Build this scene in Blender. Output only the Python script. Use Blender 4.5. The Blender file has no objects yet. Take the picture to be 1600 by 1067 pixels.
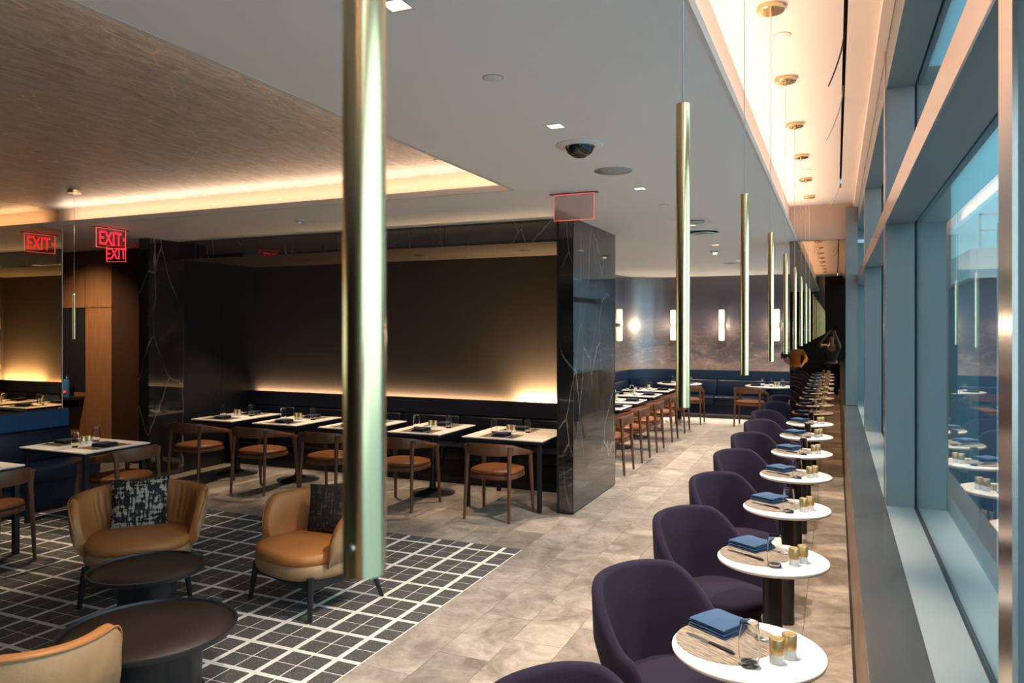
import bpy, bmesh, math, random
from mathutils import Vector, Matrix
random.seed(7)
PI = math.pi
C = bpy.context.scene.collection
scn = bpy.context.scene

# ------------------------------------------------------------------ camera, world, exposure
cam_d = bpy.data.cameras.new('camera'); cam = bpy.data.objects.new('camera', cam_d); C.objects.link(cam)
cam_d.sensor_width = 36.0; cam_d.lens = 1172 / 1600 * 36.0; cam_d.shift_y = -21.5 / 1600
cam_d.clip_start = 0.05; cam_d.clip_end = 500
cam.location = (0, 0, 1.9); cam.rotation_euler = (PI / 2, 0, math.radians(23.36))
cam_d.dof.use_dof = True; cam_d.dof.focus_distance = 4.5; cam_d.dof.aperture_fstop = 9.0
scn.camera = cam
scn.view_settings.view_transform = 'Standard'; scn.view_settings.look = 'None'
scn.view_settings.gamma = 1; scn.view_settings.use_curve_mapping = False
scn.view_settings.exposure = 0.74
scn.cycles.max_bounces = 10; scn.cycles.diffuse_bounces = 5; scn.cycles.glossy_bounces = 6
scn.cycles.transmission_bounces = 8; scn.cycles.transparent_max_bounces = 16
scn.cycles.sample_clamp_indirect = 4.0; scn.cycles.blur_glossy = 0.5
scn.cycles.caustics_refractive = False; scn.cycles.caustics_reflective = False

W = bpy.data.worlds.new('world'); scn.world = W; W.use_nodes = True
wn = W.node_tree.nodes; wl = W.node_tree.links
bg = wn['Background']; tc = wn.new('ShaderNodeTexCoord'); sp = wn.new('ShaderNodeSeparateXYZ'); cr = wn.new('ShaderNodeValToRGB')
wl.new(tc.outputs['Generated'], sp.inputs[0]); wl.new(sp.outputs['Z'], cr.inputs[0]); wl.new(cr.outputs[0], bg.inputs[0])
cr.color_ramp.elements[0].position = 0.0; cr.color_ramp.elements[0].color = (0.50, 0.78, 0.86, 1)
cr.color_ramp.elements[1].position = 0.60; cr.color_ramp.elements[1].color = (0.28, 0.56, 0.80, 1)
e = cr.color_ramp.elements.new(0.18); e.color = (0.36, 0.70, 0.84, 1)
# dusk: the sky grows paler and brighter towards +X, the side the windows face
wmr = wn.new('ShaderNodeMapRange'); wmr.interpolation_type = 'SMOOTHSTEP'; wmr.inputs[1].default_value = -0.25; wmr.inputs[2].default_value = 0.75
wdot = wn.new('ShaderNodeVectorMath'); wdot.operation = 'DOT_PRODUCT'; wdot.inputs[1].default_value = (0.86, -0.51, 0.0); wl.new(tc.outputs['Generated'], wdot.inputs[0])
wmx = wn.new('ShaderNodeMix'); wmx.data_type = 'RGBA'; wmx.inputs[7].default_value = (1.85, 1.80, 2.0, 1)
wl.new(wdot.outputs['Value'], wmr.inputs[0]); wl.new(wmr.outputs[0], wmx.inputs[0]); wl.new(cr.outputs[0], wmx.inputs[6]); wl.new(wmx.outputs[2], bg.inputs[0])
bg.inputs[1].default_value = 1.15

WARM = (1.0, 0.70, 0.42); PEACH = (1.0, 0.66, 0.42); SOFT = (1.0, 0.78, 0.58)
def spot(name, loc, watts, angle=90, color=WARM, r=0.02, blend=0.5, aim=None):
    l = bpy.data.lights.new(name, 'SPOT'); l.energy = watts; l.spot_size = math.radians(angle); l.color = color
    l.shadow_soft_size = r; l.spot_blend = blend
    o = bpy.data.objects.new(name, l); C.objects.link(o); o.location = loc
    if aim is not None:
        o.rotation_euler = (Vector(aim) - Vector(loc)).to_track_quat('-Z', 'Y').to_euler()
    return o
def strip(name, loc, sx, sy, watts, aim, color=WARM, spread=180):
    """LED strip: area light sx along the world axis it is laid on"""
    l = bpy.data.lights.new(name, 'AREA'); l.shape = 'RECTANGLE'; l.size = sx; l.size_y = sy; l.energy = watts; l.color = color
    l.spread = math.radians(spread)
    o = bpy.data.objects.new(name, l); C.objects.link(o); o.location = loc
    z = -Vector(aim).normalized()
    x = Vector((1, 0, 0)) if abs(aim[1]) > 1e-6 or abs(aim[0]) < 1e-6 else Vector((0, 1, 0))
    y = z.cross(x).normalized(); x = y.cross(z)
    o.rotation_euler = Matrix((x, y, z)).transposed().to_euler()
    return o
# LED strips on the cove ledges (hidden above the lips)
strip('cove_led', (-5.2, 5.66, 3.075), 5.4, 0.03, 15, (0, 0.05, 1), PEACH)
s = strip('cove_led', (-2.32, 2.4, 3.075), 6.2, 0.03, 44, (-0.35, 0, 1), PEACH)
strip('cove_led', (-0.50, 3.6, 3.08), 13.0, 0.03, 42, (0.25, 0, 1), (1.0, 0.60, 0.38))
# LED strip behind the alcove bench back, on the wall
strip('bench_led', (-5.25, 8.605, 0.965), 5.15, 0.03, 30, (0, 1, 0.35), (1.0, 0.66, 0.36))
strip('bench_led', (-3.15, 8.605, 0.955), 1.00, 0.03, 75, (0, 0.3, 1), (1.0, 0.66, 0.32))
strip('bench_led', (-5.2, 8.13, 0.10), 5.0, 0.03, 5, (0, -0.5, -1), (1.0, 0.74, 0.50))
strip('bench_led', (-2.4, 16.13, 0.10), 3.4, 0.03, 12, (0, -0.5, -1), (1.0, 0.80, 0.6))

# ------------------------------------------------------------------ materials
MAT = {}
def mat(name, col=(0.5, 0.5, 0.5), rough=0.5, metal=0.0, spec=0.5, emis=None, estr=0.0, coat=0.0, bump=None, var=None, trans=0.0, ior=1.45, sheen=0.0):
    m = bpy.data.materials.new(name); m.use_nodes = True; MAT[name] = m
    n = m.node_tree.nodes; L = m.node_tree.links; p = n['Principled BSDF']
    p.inputs['Base Color'].default_value = (*col, 1); p.inputs['Roughness'].default_value = rough
    p.inputs['Metallic'].default_value = metal; p.inputs['Specular IOR Level'].default_value = spec
    p.inputs['IOR'].default_value = ior
    if coat: p.inputs['Coat Weight'].default_value = coat; p.inputs['Coat Roughness'].default_value = 0.1
    if trans: p.inputs['Transmission Weight'].default_value = trans
    if sheen: p.inputs['Sheen Weight'].default_value = sheen; p.inputs['Sheen Roughness'].default_value = 0.5
    if emis: p.inputs['Emission Color'].default_value = (*emis, 1); p.inputs['Emission Strength'].default_value = estr
    if var or bump:
        tcn = n.new('ShaderNodeTexCoord')
    if var:      # (scale, colour2, stretch)
        mp = n.new('ShaderNodeMapping'); mp.inputs['Scale'].default_value = var[2]
        nz = n.new('ShaderNodeTexNoise'); nz.inputs['Scale'].default_value = var[0]; nz.inputs['Detail'].default_value = 8; nz.inputs['Roughness'].default_value = 0.65
        rp = n.new('ShaderNodeValToRGB'); rp.color_ramp.elements[0].position = 0.3; rp.color_ramp.elements[1].position = 0.7
        rp.color_ramp.elements[0].color = (*col, 1); rp.color_ramp.elements[1].color = (*var[1], 1)
        L.new(tcn.outputs['Object'], mp.inputs[0]); L.new(mp.outputs[0], nz.inputs['Vector']); L.new(nz.outputs[0], rp.inputs[0]); L.new(rp.outputs[0], p.inputs['Base Color'])
    if bump:     # (scale, strength, stretch)
        mp2 = n.new('ShaderNodeMapping'); mp2.inputs['Scale'].default_value = bump[2]
        nb = n.new('ShaderNodeTexNoise'); nb.inputs['Scale'].default_value = bump[0]; nb.inputs['Detail'].default_value = 6
        b = n.new('ShaderNodeBump'); b.inputs['Strength'].default_value = bump[1]; b.inputs['Distance'].default_value = 0.01
        L.new(tcn.outputs['Object'], mp2.inputs[0]); L.new(mp2.outputs[0], nb.inputs['Vector']); L.new(nb.outputs[0], b.inputs['Height']); L.new(b.outputs[0], p.inputs['Normal'])
    return m
I3 = (1, 1, 1)
paint = mat('ceiling_paint', (0.87, 0.875, 0.88), 0.7, bump=(40, 0.03, I3))
fascia_paint = mat('fascia_paint', (0.50, 0.41, 0.34), 0.7)
tray_paint = mat('cove_paint', (0.82, 0.76, 0.70), 0.6)
brass = mat('brushed_brass', (0.80, 0.61, 0.34), 0.20, 1.0)
brass2 = mat('pale_brass', (0.72, 0.55, 0.28), 0.36, 1.0)
cordm = mat('cord_grey', (0.75, 0.72, 0.68), 0.4)
blackm = mat('black_metal', (0.012, 0.013, 0.016), 0.42)
blackt = mat('black_table_lacquer', (0.014, 0.016, 0.020), 0.35)
brownin = mat('brown_leather_inlay', (0.024, 0.013, 0.010), 0.5, bump=(200, 0.1, I3))
marble_top = mat('white_marble', (0.86, 0.82, 0.77), 0.22, var=(7, (0.74, 0.70, 0.66), I3))
tan = mat('tan_leather', (0.50, 0.20, 0.058), 0.42, var=(5, (0.37, 0.138, 0.038), I3), bump=(120, 0.12, I3))
tan_out = mat('pale_tan_leather', (0.40, 0.25, 0.125), 0.48, var=(6, (0.29, 0.17, 0.085), I3), bump=(120, 0.15, I3))
seatm = mat('cognac_leather', (0.20, 0.066, 0.018), 0.42, var=(6, (0.14, 0.046, 0.012), I3))
wood = mat('walnut', (0.165, 0.066, 0.028), 0.42, var=(9, (0.095, 0.036, 0.016), (6, 6, 0.6)))
woodp = mat('wood_panel', (0.20, 0.095, 0.04), 0.45, var=(5, (0.13, 0.058, 0.024), (9, 9, 0.5)))
purple = mat('aubergine_wool', (0.0150, 0.0100, 0.0255), 0.95, spec=0.15, sheen=0.03, var=(300, (0.0095, 0.0063, 0.0165), I3), bump=(420, 0.35, I3))
navy = mat('navy_leather', (0.004, 0.013, 0.036), 0.36, bump=(90, 0.08, I3))
navy_pad = mat('navy_back_panel', (0.005, 0.020, 0.050), 0.45)
blue_pad = mat('blue_back_panel', (0.004, 0.055, 0.15), 0.5)
napk = mat('blue_napkin', (0.013, 0.044, 0.105), 0.85, bump=(500, 0.25, I3))
napk_d = mat('dark_napkin', (0.012, 0.018, 0.040), 0.85, bump=(500, 0.25, I3))
steel = mat('steel', (0.72, 0.70, 0.68), 0.18, 1.0)
blackh = mat('black_handle', (0.01, 0.01, 0.012), 0.25)
ceramic = mat('white_ceramic', (0.80, 0.80, 0.78), 0.3)
whitep = mat('white_plastic', (0.75, 0.74, 0.72), 0.4)
greyp = mat('grey_grille', (0.40, 0.42, 0.41), 0.6)
darkgap = mat('dark_gap', (0.01, 0.01, 0.01), 0.8)
alum = mat('blue_grey_aluminium', (0.150, 0.180, 0.188), 0.42, 0.0, spec=0.5, bump=(30, 0.02, I3))
alum_l = mat('pale_sill_aluminium', (0.17, 0.205, 0.215), 0.35)
cap_m = mat('bronze_cap', (0.72, 0.60, 0.54), 0.18, 1.0)
ledge_m = mat('grey_stone_ledge', (0.035, 0.038, 0.040), 0.2, var=(14, (0.048, 0.052, 0.055), I3))
bronze = mat('bronze_panel', (0.26, 0.18, 0.13), 0.38, 0.5)
brownwall = mat('brown_wall_fabric', (0.042, 0.032, 0.028), 0.9, bump=(300, 0.15, I3))
soffitm = mat('beige_soffit', (0.42, 0.33, 0.27), 0.7)
black_wall = mat('black_stained_panel', (0.010, 0.011, 0.013), 0.4)
glow = mat('frosted_lamp_glass', (0.9, 0.85, 0.75), 0.5, emis=(1.0, 0.80, 0.50), estr=0.72)
lens_e = mat('downlight_lens', (0.9, 0.85, 0.75), 0.5, emis=(1.0, 0.82, 0.62), estr=0.9)
led_red = mat('red_letter', (0.8, 0.02, 0.03), 0.5, emis=(1.0, 0.015, 0.03), estr=1.3)
led_edge = mat('red_lit_edge', (0.8, 0.1, 0.1), 0.5, emis=(1.0, 0.10, 0.10), estr=0.7)
skin_m = mat('skin', (0.42, 0.22, 0.15), 0.55)
hair_m = mat('dark_hair', (0.012, 0.010, 0.010), 0.6)
shirt_g = mat('green_grey_shirt', (0.05, 0.055, 0.045), 0.85)
trous = mat('black_trousers', (0.012, 0.012, 0.015), 0.85)
orange = mat('orange_knit', (0.55, 0.20, 0.02), 0.8)
ext_w = mat('pale_cladding', (0.55, 0.52, 0.50), 0.6)
ext_d = mat('dark_blue_cladding', (0.035, 0.055, 0.085), 0.45)
ext_g = mat('apron_concrete', (0.56, 0.56, 0.56), 0.7, var=(0.2, (0.46, 0.47, 0.48), I3))
hallm = mat('hall_dark_panel', (0.030, 0.016, 0.010), 0.25)
edge_light = mat('white_lip', (0.7, 0.66, 0.62), 0.5)
blue_dev = mat('blue_plastic', (0.03, 0.12, 0.25), 0.4)
screen_w = mat('eye_white', (0.6, 0.6, 0.6), 0.3)

# clear tumbler glass
m = mat('tumbler_glass', (1, 1, 1), 0.0, trans=1.0, ior=1.27); tumbler = m
# window glass: transparent + fresnel reflection
def sheet_glass(name, tint, ior, gl=(1, 1, 1)):
    m = bpy.data.materials.new(name); m.use_nodes = True; n = m.node_tree.nodes; L = m.node_tree.links
    n.remove(n['Principled BSDF']); t = n.new('ShaderNodeBsdfTransparent'); t.inputs[0].default_value = (*tint, 1)
    g = n.new('ShaderNodeBsdfGlossy'); g.inputs['Roughness'].default_value = 0.0; g.inputs[0].default_value = (*gl, 1)
    lw = n.new('ShaderNodeLayerWeight'); lw.inputs[0].default_value = 0.5; x = n.new('ShaderNodeMixShader')
    pw = n.new('ShaderNodeMath'); pw.operation = 'POWER'; pw.inputs[1].default_value = 5; L.new(lw.outputs['Facing'], pw.inputs[0])
    r0 = ((ior - 1) / (ior + 1)) ** 2; f = n.new('ShaderNodeMath'); f.operation = 'MULTIPLY_ADD'; f.inputs[1].default_value = 1 - r0; f.inputs[2].default_value = r0; L.new(pw.outputs[0], f.inputs[0])
    L.new(f.outputs[0], x.inputs[0]); L.new(t.outputs[0], x.inputs[1]); L.new(g.outputs[0], x.inputs[2]); L.new(x.outputs[0], n['Material Output'].inputs[0])
    return m
win_glass = sheet_glass('blue_window_glass', (0.70, 0.90, 0.93), 1.5)
sign_glass = sheet_glass('acrylic_sheet', (0.95, 0.88, 0.88), 1.45)
sign_back = mat('pink_mirror_acrylic', (0.80, 0.64, 0.64), 0.06, 0.92)
def mirror_mat(name, col):
    return mat(name, col, 0.0, 1.0)
mirror_l = mirror_mat('bronze_mirror', (0.78, 0.60, 0.38))
mirror_e = mirror_mat('smoked_mirror', (0.34, 0.27, 0.205))

def stone_material():
    m = bpy.data.materials.new('travertine_tile'); m.use_nodes = True; n = m.node_tree.nodes; L = m.node_tree.links; p = n['Principled BSDF']
    g = n.new('ShaderNodeNewGeometry'); oi = n.new('ShaderNodeObjectInfo')
    ad = n.new('ShaderNodeMath'); ad.operation = 'ADD'; L.new(oi.outputs['Random'], ad.inputs[0]); L.new(g.outputs['Random Per Island'], ad.inputs[1])
    cx = n.new('ShaderNodeCombineXYZ'); ml = n.new('ShaderNodeMath'); ml.operation = 'MULTIPLY'; ml.inputs[1].default_value = 37
    L.new(ad.outputs[0], ml.inputs[0]); L.new(ml.outputs[0], cx.inputs[2])
    va = n.new('ShaderNodeVectorMath'); L.new(g.outputs['Position'], va.inputs[0]); L.new(cx.outputs[0], va.inputs[1])
    n1 = n.new('ShaderNodeTexNoise'); n1.inputs['Scale'].default_value = 3.2; n1.inputs['Detail'].default_value = 9; n1.inputs['Roughness'].default_value = 0.72; n1.inputs['Distortion'].default_value = 0.8
    n2 = n.new('ShaderNodeTexNoise'); n2.inputs['Scale'].default_value = 26; n2.inputs['Detail'].default_value = 6; n2.inputs['Roughness'].default_value = 0.7
    L.new(va.outputs[0], n1.inputs['Vector']); L.new(va.outputs[0], n2.inputs['Vector'])
    r1 = n.new('ShaderNodeValToRGB'); r1.color_ramp.elements[0].position = 0.34; r1.color_ramp.elements[1].position = 0.66
    r1.color_ramp.elements[0].color = (0.20, 0.165, 0.14, 1); r1.color_ramp.elements[1].color = (0.50, 0.44, 0.385, 1)
    L.new(n1.outputs[0], r1.inputs[0])
    r2 = n.new('ShaderNodeValToRGB'); r2.color_ramp.elements[0].position = 0.33; r2.color_ramp.elements[1].position = 0.6
    r2.color_ramp.elements[0].color = (0.62, 0.60, 0.58, 1); r2.color_ramp.elements[1].color = (1, 1, 1, 1); L.new(n2.outputs[0], r2.inputs[0])
    mx = n.new('ShaderNodeMix'); mx.data_type = 'RGBA'; mx.blend_type = 'MULTIPLY'; mx.inputs[0].default_value = 0.55
    L.new(r1.outputs[0], mx.inputs[6]); L.new(r2.outputs[0], mx.inputs[7])
    fr = n.new('ShaderNodeMath'); fr.operation = 'FRACT'; m3 = n.new('ShaderNodeMath'); m3.operation = 'MULTIPLY'; m3.inputs[1].default_value = 7.13
    L.new(ad.outputs[0], m3.inputs[0]); L.new(m3.outputs[0], fr.inputs[0])
    mr = n.new('ShaderNodeMapRange'); mr.inputs[3].default_value = 0.72; mr.inputs[4].default_value = 1.12; L.new(fr.outputs[0], mr.inputs[0])
    m2 = n.new('ShaderNodeVectorMath'); m2.operation = 'SCALE'; L.new(mx.outputs[2], m2.inputs[0]); L.new(mr.outputs[0], m2.inputs['Scale'])
    L.new(m2.outputs[0], p.inputs['Base Color'])
    p.inputs['Roughness'].default_value = 0.34
    b = n.new('ShaderNodeBump'); b.inputs['Strength'].default_value = 0.12; b.inputs['Distance'].default_value = 0.004; L.new(n2.outputs[0], b.inputs['Height']); L.new(b.outputs[0], p.inputs['Normal'])
    return m
stone = stone_material()
grout = mat('grout', (0.10, 0.09, 0.08), 0.8)
rug_w = mat('ivory_border', (0.74, 0.71, 0.67), 0.8)
def rug_dark():
    m = mat('charcoal_pile', (0.030, 0.027, 0.026), 0.75); n = m.node_tree.nodes; L = m.node_tree.links; p = n['Principled BSDF']
    g = n.new('ShaderNodeNewGeometry'); mp = n.new('ShaderNodeMapping'); mp.inputs['Scale'].default_value = (90, 170, 90); mp.inputs['Rotation'].default_value = (0, 0, 0.5)
    v = n.new('ShaderNodeTexVoronoi'); v.feature = 'DISTANCE_TO_EDGE'; v.inputs['Scale'].default_value = 1.0
    L.new(g.outputs['Position'], mp.inputs[0]); L.new(mp.outputs[0], v.inputs['Vector'])
    r = n.new('ShaderNodeValToRGB'); r.color_ramp.elements[0].position = 0.02; r.color_ramp.elements[1].position = 0.14
    r.color_ramp.elements[0].color = (0.17, 0.155, 0.145, 1); r.color_ramp.elements[1].color = (0.022, 0.020, 0.020, 1)
    L.new(v.outputs[0], r.inputs[0]); L.new(r.outputs[0], p.inputs['Base Color']); return m
rug_d = rug_dark()
def marble_dark():
    m = mat('black_marble', (0.02, 0.018, 0.018), 0.035, spec=0.6, ior=1.7); n = m.node_tree.nodes; L = m.node_tree.links; p = n['Principled BSDF']
    g = n.new('ShaderNodeNewGeometry'); mp = n.new('ShaderNodeMapping'); mp.inputs['Scale'].default_value = (1.3, 1.3, 0.45); mp.inputs['Rotation'].default_value = (0.35, 0.2, 0.3)
    nz = n.new('ShaderNodeTexNoise'); nz.inputs['Scale'].default_value = 2.2; nz.inputs['Detail'].default_value = 6
    mx = n.new('ShaderNodeMix'); mx.data_type = 'VECTOR'; mx.inputs[0].default_value = 0.16
    L.new(g.outputs['Position'], mp.inputs[0]); L.new(mp.outputs[0], nz.inputs['Vector']); L.new(mp.outputs[0], mx.inputs[4]); L.new(nz.outputs['Color'], mx.inputs[5])
    v = n.new('ShaderNodeTexVoronoi'); v.feature = 'DISTANCE_TO_EDGE'; v.inputs['Scale'].default_value = 2.3
    L.new(mx.outputs[1], v.inputs['Vector'])
    r = n.new('ShaderNodeValToRGB'); r.color_ramp.elements[0].position = 0.0; r.color_ramp.elements[1].position = 0.012
    r.color_ramp.elements[0].color = (0.20, 0.18, 0.165, 1); r.color_ramp.elements[1].color = (0, 0, 0, 1)
    n2 = n.new('ShaderNodeTexNoise'); n2.inputs['Scale'].default_value = 3; n2.inputs['Detail'].default_value = 9
    r2 = n.new('ShaderNodeValToRGB'); r2.color_ramp.elements[0].color = (0.010, 0.009, 0.009, 1); r2.color_ramp.elements[1].color = (0.045, 0.038, 0.034, 1); r2.color_ramp.elements[0].position = .35; r2.color_ramp.elements[1].position = .75
    L.new(g.outputs['Position'], n2.inputs['Vector']); L.new(n2.outputs[0], r2.inputs[0])
    n3 = n.new('ShaderNodeTexNoise'); n3.inputs['Scale'].default_value = 1.1; L.new(g.outputs['Position'], n3.inputs['Vector'])
    r3 = n.new('ShaderNodeValToRGB'); r3.color_ramp.elements[0].position = .38; r3.color_ramp.elements[1].position = .52; L.new(n3.outputs[0], r3.inputs[0])
    vm = n.new('ShaderNodeVectorMath'); vm.operation = 'MULTIPLY'; L.new(r.outputs[0], vm.inputs[0]); L.new(r3.outputs[0], vm.inputs[1])
    ad = n.new('ShaderNodeVectorMath'); L.new(vm.outputs[0], ad.inputs[0]); L.new(r2.outputs[0], ad.inputs[1]); L.new(v.outputs[0], r.inputs[0])
    L.new(ad.outputs[0], p.inputs['Base Color']); return m
marble_d = marble_dark()
def leaf_ceiling():
    m = mat('silver_leaf_ceiling', (0.42, 0.36, 0.31), 0.38, 0.55); n = m.node_tree.nodes; L = m.node_tree.links; p = n['Principled BSDF']
    g = n.new('ShaderNodeNewGeometry'); mp = n.new('ShaderNodeMapping'); mp.inputs['Scale'].default_value = (2.2, 0.55, 1); mp.inputs['Rotation'].default_value = (0, 0, 0.75)
    nz = n.new('ShaderNodeTexNoise'); nz.inputs['Scale'].default_value = 9; nz.inputs['Detail'].default_value = 9; nz.inputs['Roughness'].default_value = 0.7; nz.inputs['Distortion'].default_value = 1.0
    L.new(g.outputs['Position'], mp.inputs[0]); L.new(mp.outputs[0], nz.inputs['Vector'])
    r = n.new('ShaderNodeValToRGB'); r.color_ramp.elements[0].position = .3; r.color_ramp.elements[1].position = .72
    r.color_ramp.elements[0].color = (0.27, 0.28, 0.30, 1); r.color_ramp.elements[1].color = (0.66, 0.68, 0.71, 1); L.new(nz.outputs[0], r.inputs[0])
    # thin pale creases: segments cut out of voronoi edges by a second noise
    v = n.new('ShaderNodeTexVoronoi'); v.feature = 'DISTANCE_TO_EDGE'; v.inputs['Scale'].default_value = 2.3
    mp2 = n.new('ShaderNodeMapping'); mp2.inputs['Scale'].default_value = (1.6, 0.8, 1); mp2.inputs['Rotation'].default_value = (0, 0, 0.5)
    L.new(g.outputs['Position'], mp2.inputs[0]); L.new(mp2.outputs[0], v.inputs['Vector'])
    r2 = n.new('ShaderNodeValToRGB'); r2.color_ramp.elements[0].position = 0.004; r2.color_ramp.elements[1].position = 0.016; r2.color_ramp.elements[0].color = (1, 1, 1, 1); r2.color_ramp.elements[1].color = (0, 0, 0, 1); L.new(v.outputs[0], r2.inputs[0])
    n3 = n.new('ShaderNodeTexNoise'); n3.inputs['Scale'].default_value = 4.0; L.new(g.outputs['Position'], n3.inputs['Vector'])
    r3 = n.new('ShaderNodeValToRGB'); r3.color_ramp.elements[0].position = .50; r3.color_ramp.elements[1].position = .56; L.new(n3.outputs[0], r3.inputs[0])
    mu = n.new('ShaderNodeMath'); mu.operation = 'MULTIPLY'; L.new(r2.outputs[0], mu.inputs[0]); L.new(r3.outputs[0], mu.inputs[1])
    m2 = n.new('ShaderNodeMath'); m2.operation = 'MULTIPLY'; m2.inputs[1].default_value = 0.9; L.new(mu.outputs[0], m2.inputs[0])
    mx = n.new('ShaderNodeMix'); mx.data_type = 'RGBA'; L.new(m2.outputs[0], mx.inputs[0]); L.new(r.outputs[0], mx.inputs[6]); mx.inputs[7].default_value = (0.8, 0.7, 0.6, 1)
    L.new(mx.outputs[2], p.inputs['Base Color'])
    b = n.new('ShaderNodeBump'); b.inputs['Strength'].default_value = 0.5; b.inputs['Distance'].default_value = 0.02; L.new(nz.outputs[0], b.inputs['Height']); L.new(b.outputs[0], p.inputs['Normal'])
    return m
leafm = leaf_ceiling()
def mural_material():
    m = mat('cloud_mural', (0.1, 0.1, 0.1), 0.30, spec=0.8, ior=1.9); n = m.node_tree.nodes; L = m.node_tree.links; p = n['Principled BSDF']
    g = n.new('ShaderNodeNewGeometry'); mp = n.new('ShaderNodeMapping'); mp.inputs['Scale'].default_value = (1.0, 1.0, 2.3)
    L.new(g.outputs['Position'], mp.inputs[0])
    n1 = n.new('ShaderNodeTexNoise'); n1.inputs['Scale'].default_value = 1.5; n1.inputs['Detail'].default_value = 10; n1.inputs['Roughness'].default_value = 0.62; n1.inputs['Distortion'].default_value = 0.9
    n2 = n.new('ShaderNodeTexNoise'); n2.inputs['Scale'].default_value = 4.2; n2.inputs['Detail'].default_value = 9; n2.inputs['Distortion'].default_value = 1.4
    L.new(mp.outputs[0], n1.inputs['Vector']); L.new(mp.outputs[0], n2.inputs['Vector'])
    s = n.new('ShaderNodeSeparateXYZ'); L.new(g.outputs['Position'], s.inputs[0])
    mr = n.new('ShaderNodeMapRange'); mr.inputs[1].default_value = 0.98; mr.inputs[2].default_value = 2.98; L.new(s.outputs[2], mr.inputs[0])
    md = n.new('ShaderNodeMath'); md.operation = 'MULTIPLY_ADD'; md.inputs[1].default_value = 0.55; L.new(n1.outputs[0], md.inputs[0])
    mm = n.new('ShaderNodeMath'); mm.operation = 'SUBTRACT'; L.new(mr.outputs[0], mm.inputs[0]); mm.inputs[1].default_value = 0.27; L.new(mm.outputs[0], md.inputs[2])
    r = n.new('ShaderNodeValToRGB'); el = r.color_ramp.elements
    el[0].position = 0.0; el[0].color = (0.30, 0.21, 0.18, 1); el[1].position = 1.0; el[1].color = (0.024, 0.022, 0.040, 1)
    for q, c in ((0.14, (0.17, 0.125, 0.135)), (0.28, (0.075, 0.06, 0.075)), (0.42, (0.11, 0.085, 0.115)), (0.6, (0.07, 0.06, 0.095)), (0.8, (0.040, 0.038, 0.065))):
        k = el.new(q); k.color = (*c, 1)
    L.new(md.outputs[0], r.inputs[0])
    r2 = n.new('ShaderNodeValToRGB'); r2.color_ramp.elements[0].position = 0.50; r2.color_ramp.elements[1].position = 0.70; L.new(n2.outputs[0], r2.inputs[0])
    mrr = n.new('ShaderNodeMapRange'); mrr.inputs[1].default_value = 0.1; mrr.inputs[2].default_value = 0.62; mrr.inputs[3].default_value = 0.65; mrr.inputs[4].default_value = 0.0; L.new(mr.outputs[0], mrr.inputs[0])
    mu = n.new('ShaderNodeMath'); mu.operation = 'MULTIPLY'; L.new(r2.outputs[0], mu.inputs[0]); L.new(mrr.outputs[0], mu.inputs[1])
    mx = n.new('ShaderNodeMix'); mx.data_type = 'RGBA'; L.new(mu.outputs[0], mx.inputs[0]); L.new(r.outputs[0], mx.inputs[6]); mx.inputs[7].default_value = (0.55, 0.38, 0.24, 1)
    L.new(mx.outputs[2], p.inputs['Base Color']); return m
muralm = mural_material()
def mat_weave():
    m = mat('striped_placemat', (0.2, 0.17, 0.14), 0.7); n = m.node_tree.nodes; L = m.node_tree.links; p = n['Principled BSDF']
    t = n.new('ShaderNodeTexCoord'); mp = n.new('ShaderNodeMapping'); mp.inputs['Scale'].default_value = (16, 230, 16)
    nz = n.new('ShaderNodeTexNoise'); nz.inputs['Scale'].default_value = 1.0; nz.inputs['Detail'].default_value = 3
    L.new(t.outputs['Object'], mp.inputs[0]); L.new(mp.outputs[0], nz.inputs['Vector'])
    r = n.new('ShaderNodeValToRGB'); r.color_ramp.elements[0].position = .42; r.color_ramp.elements[1].position = .58
    r.color_ramp.elements[0].color = (0.065, 0.052, 0.043, 1); r.color_ramp.elements[1].color = (0.21, 0.175, 0.14, 1)
    L.new(nz.outputs[0], r.inputs[0]); L.new(r.outputs[0], p.inputs['Base Color']); return m
weave = mat_weave()
def cushion_mat(name, c1, c2, pos):
    m = mat(name, c1, 0.8); n = m.node_tree.nodes; L = m.node_tree.links; p = n['Principled BSDF']
    t = n.new('ShaderNodeTexCoord'); mp = n.new('ShaderNodeMapping'); mp.inputs['Scale'].default_value = (16, 16, 42)
    mp2 = n.new('ShaderNodeMapping'); mp2.inputs['Scale'].default_value = (60, 20, 12)
    a = n.new('ShaderNodeTexNoise'); a.inputs['Scale'].default_value = 1; a.inputs['Detail'].default_value = 4
    b = n.new('ShaderNodeTexNoise'); b.inputs['Scale'].default_value = 1; b.inputs['Detail'].default_value = 2
    L.new(t.outputs['Object'], mp.inputs[0]); L.new(mp.outputs[0], a.inputs['Vector']); L.new(t.outputs['Object'], mp2.inputs[0]); L.new(mp2.outputs[0], b.inputs['Vector'])
    ad = n.new('ShaderNodeMath'); ad.operation = 'ADD'; L.new(a.outputs[0], ad.inputs[0]); L.new(b.outputs[0], ad.inputs[1])
    hv = n.new('ShaderNodeMath'); hv.operation = 'MULTIPLY'; hv.inputs[1].default_value = 0.5; L.new(ad.outputs[0], hv.inputs[0])
    r = n.new('ShaderNodeValToRGB'); r.color_ramp.elements[0].position = pos; r.color_ramp.elements[1].position = pos + .06
    r.color_ramp.elements[0].color = (*c1, 1); r.color_ramp.elements[1].color = (*c2, 1); L.new(hv.outputs[0], r.inputs[0]); L.new(r.outputs[0], p.inputs['Base Color']); return m
cush1 = cushion_mat('black_silver_brocade', (0.008, 0.008, 0.010), (0.42, 0.35, 0.29), 0.49)
cush2 = cushion_mat('dark_brocade', (0.015, 0.013, 0.014), (0.085, 0.058, 0.035), 0.52)

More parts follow.
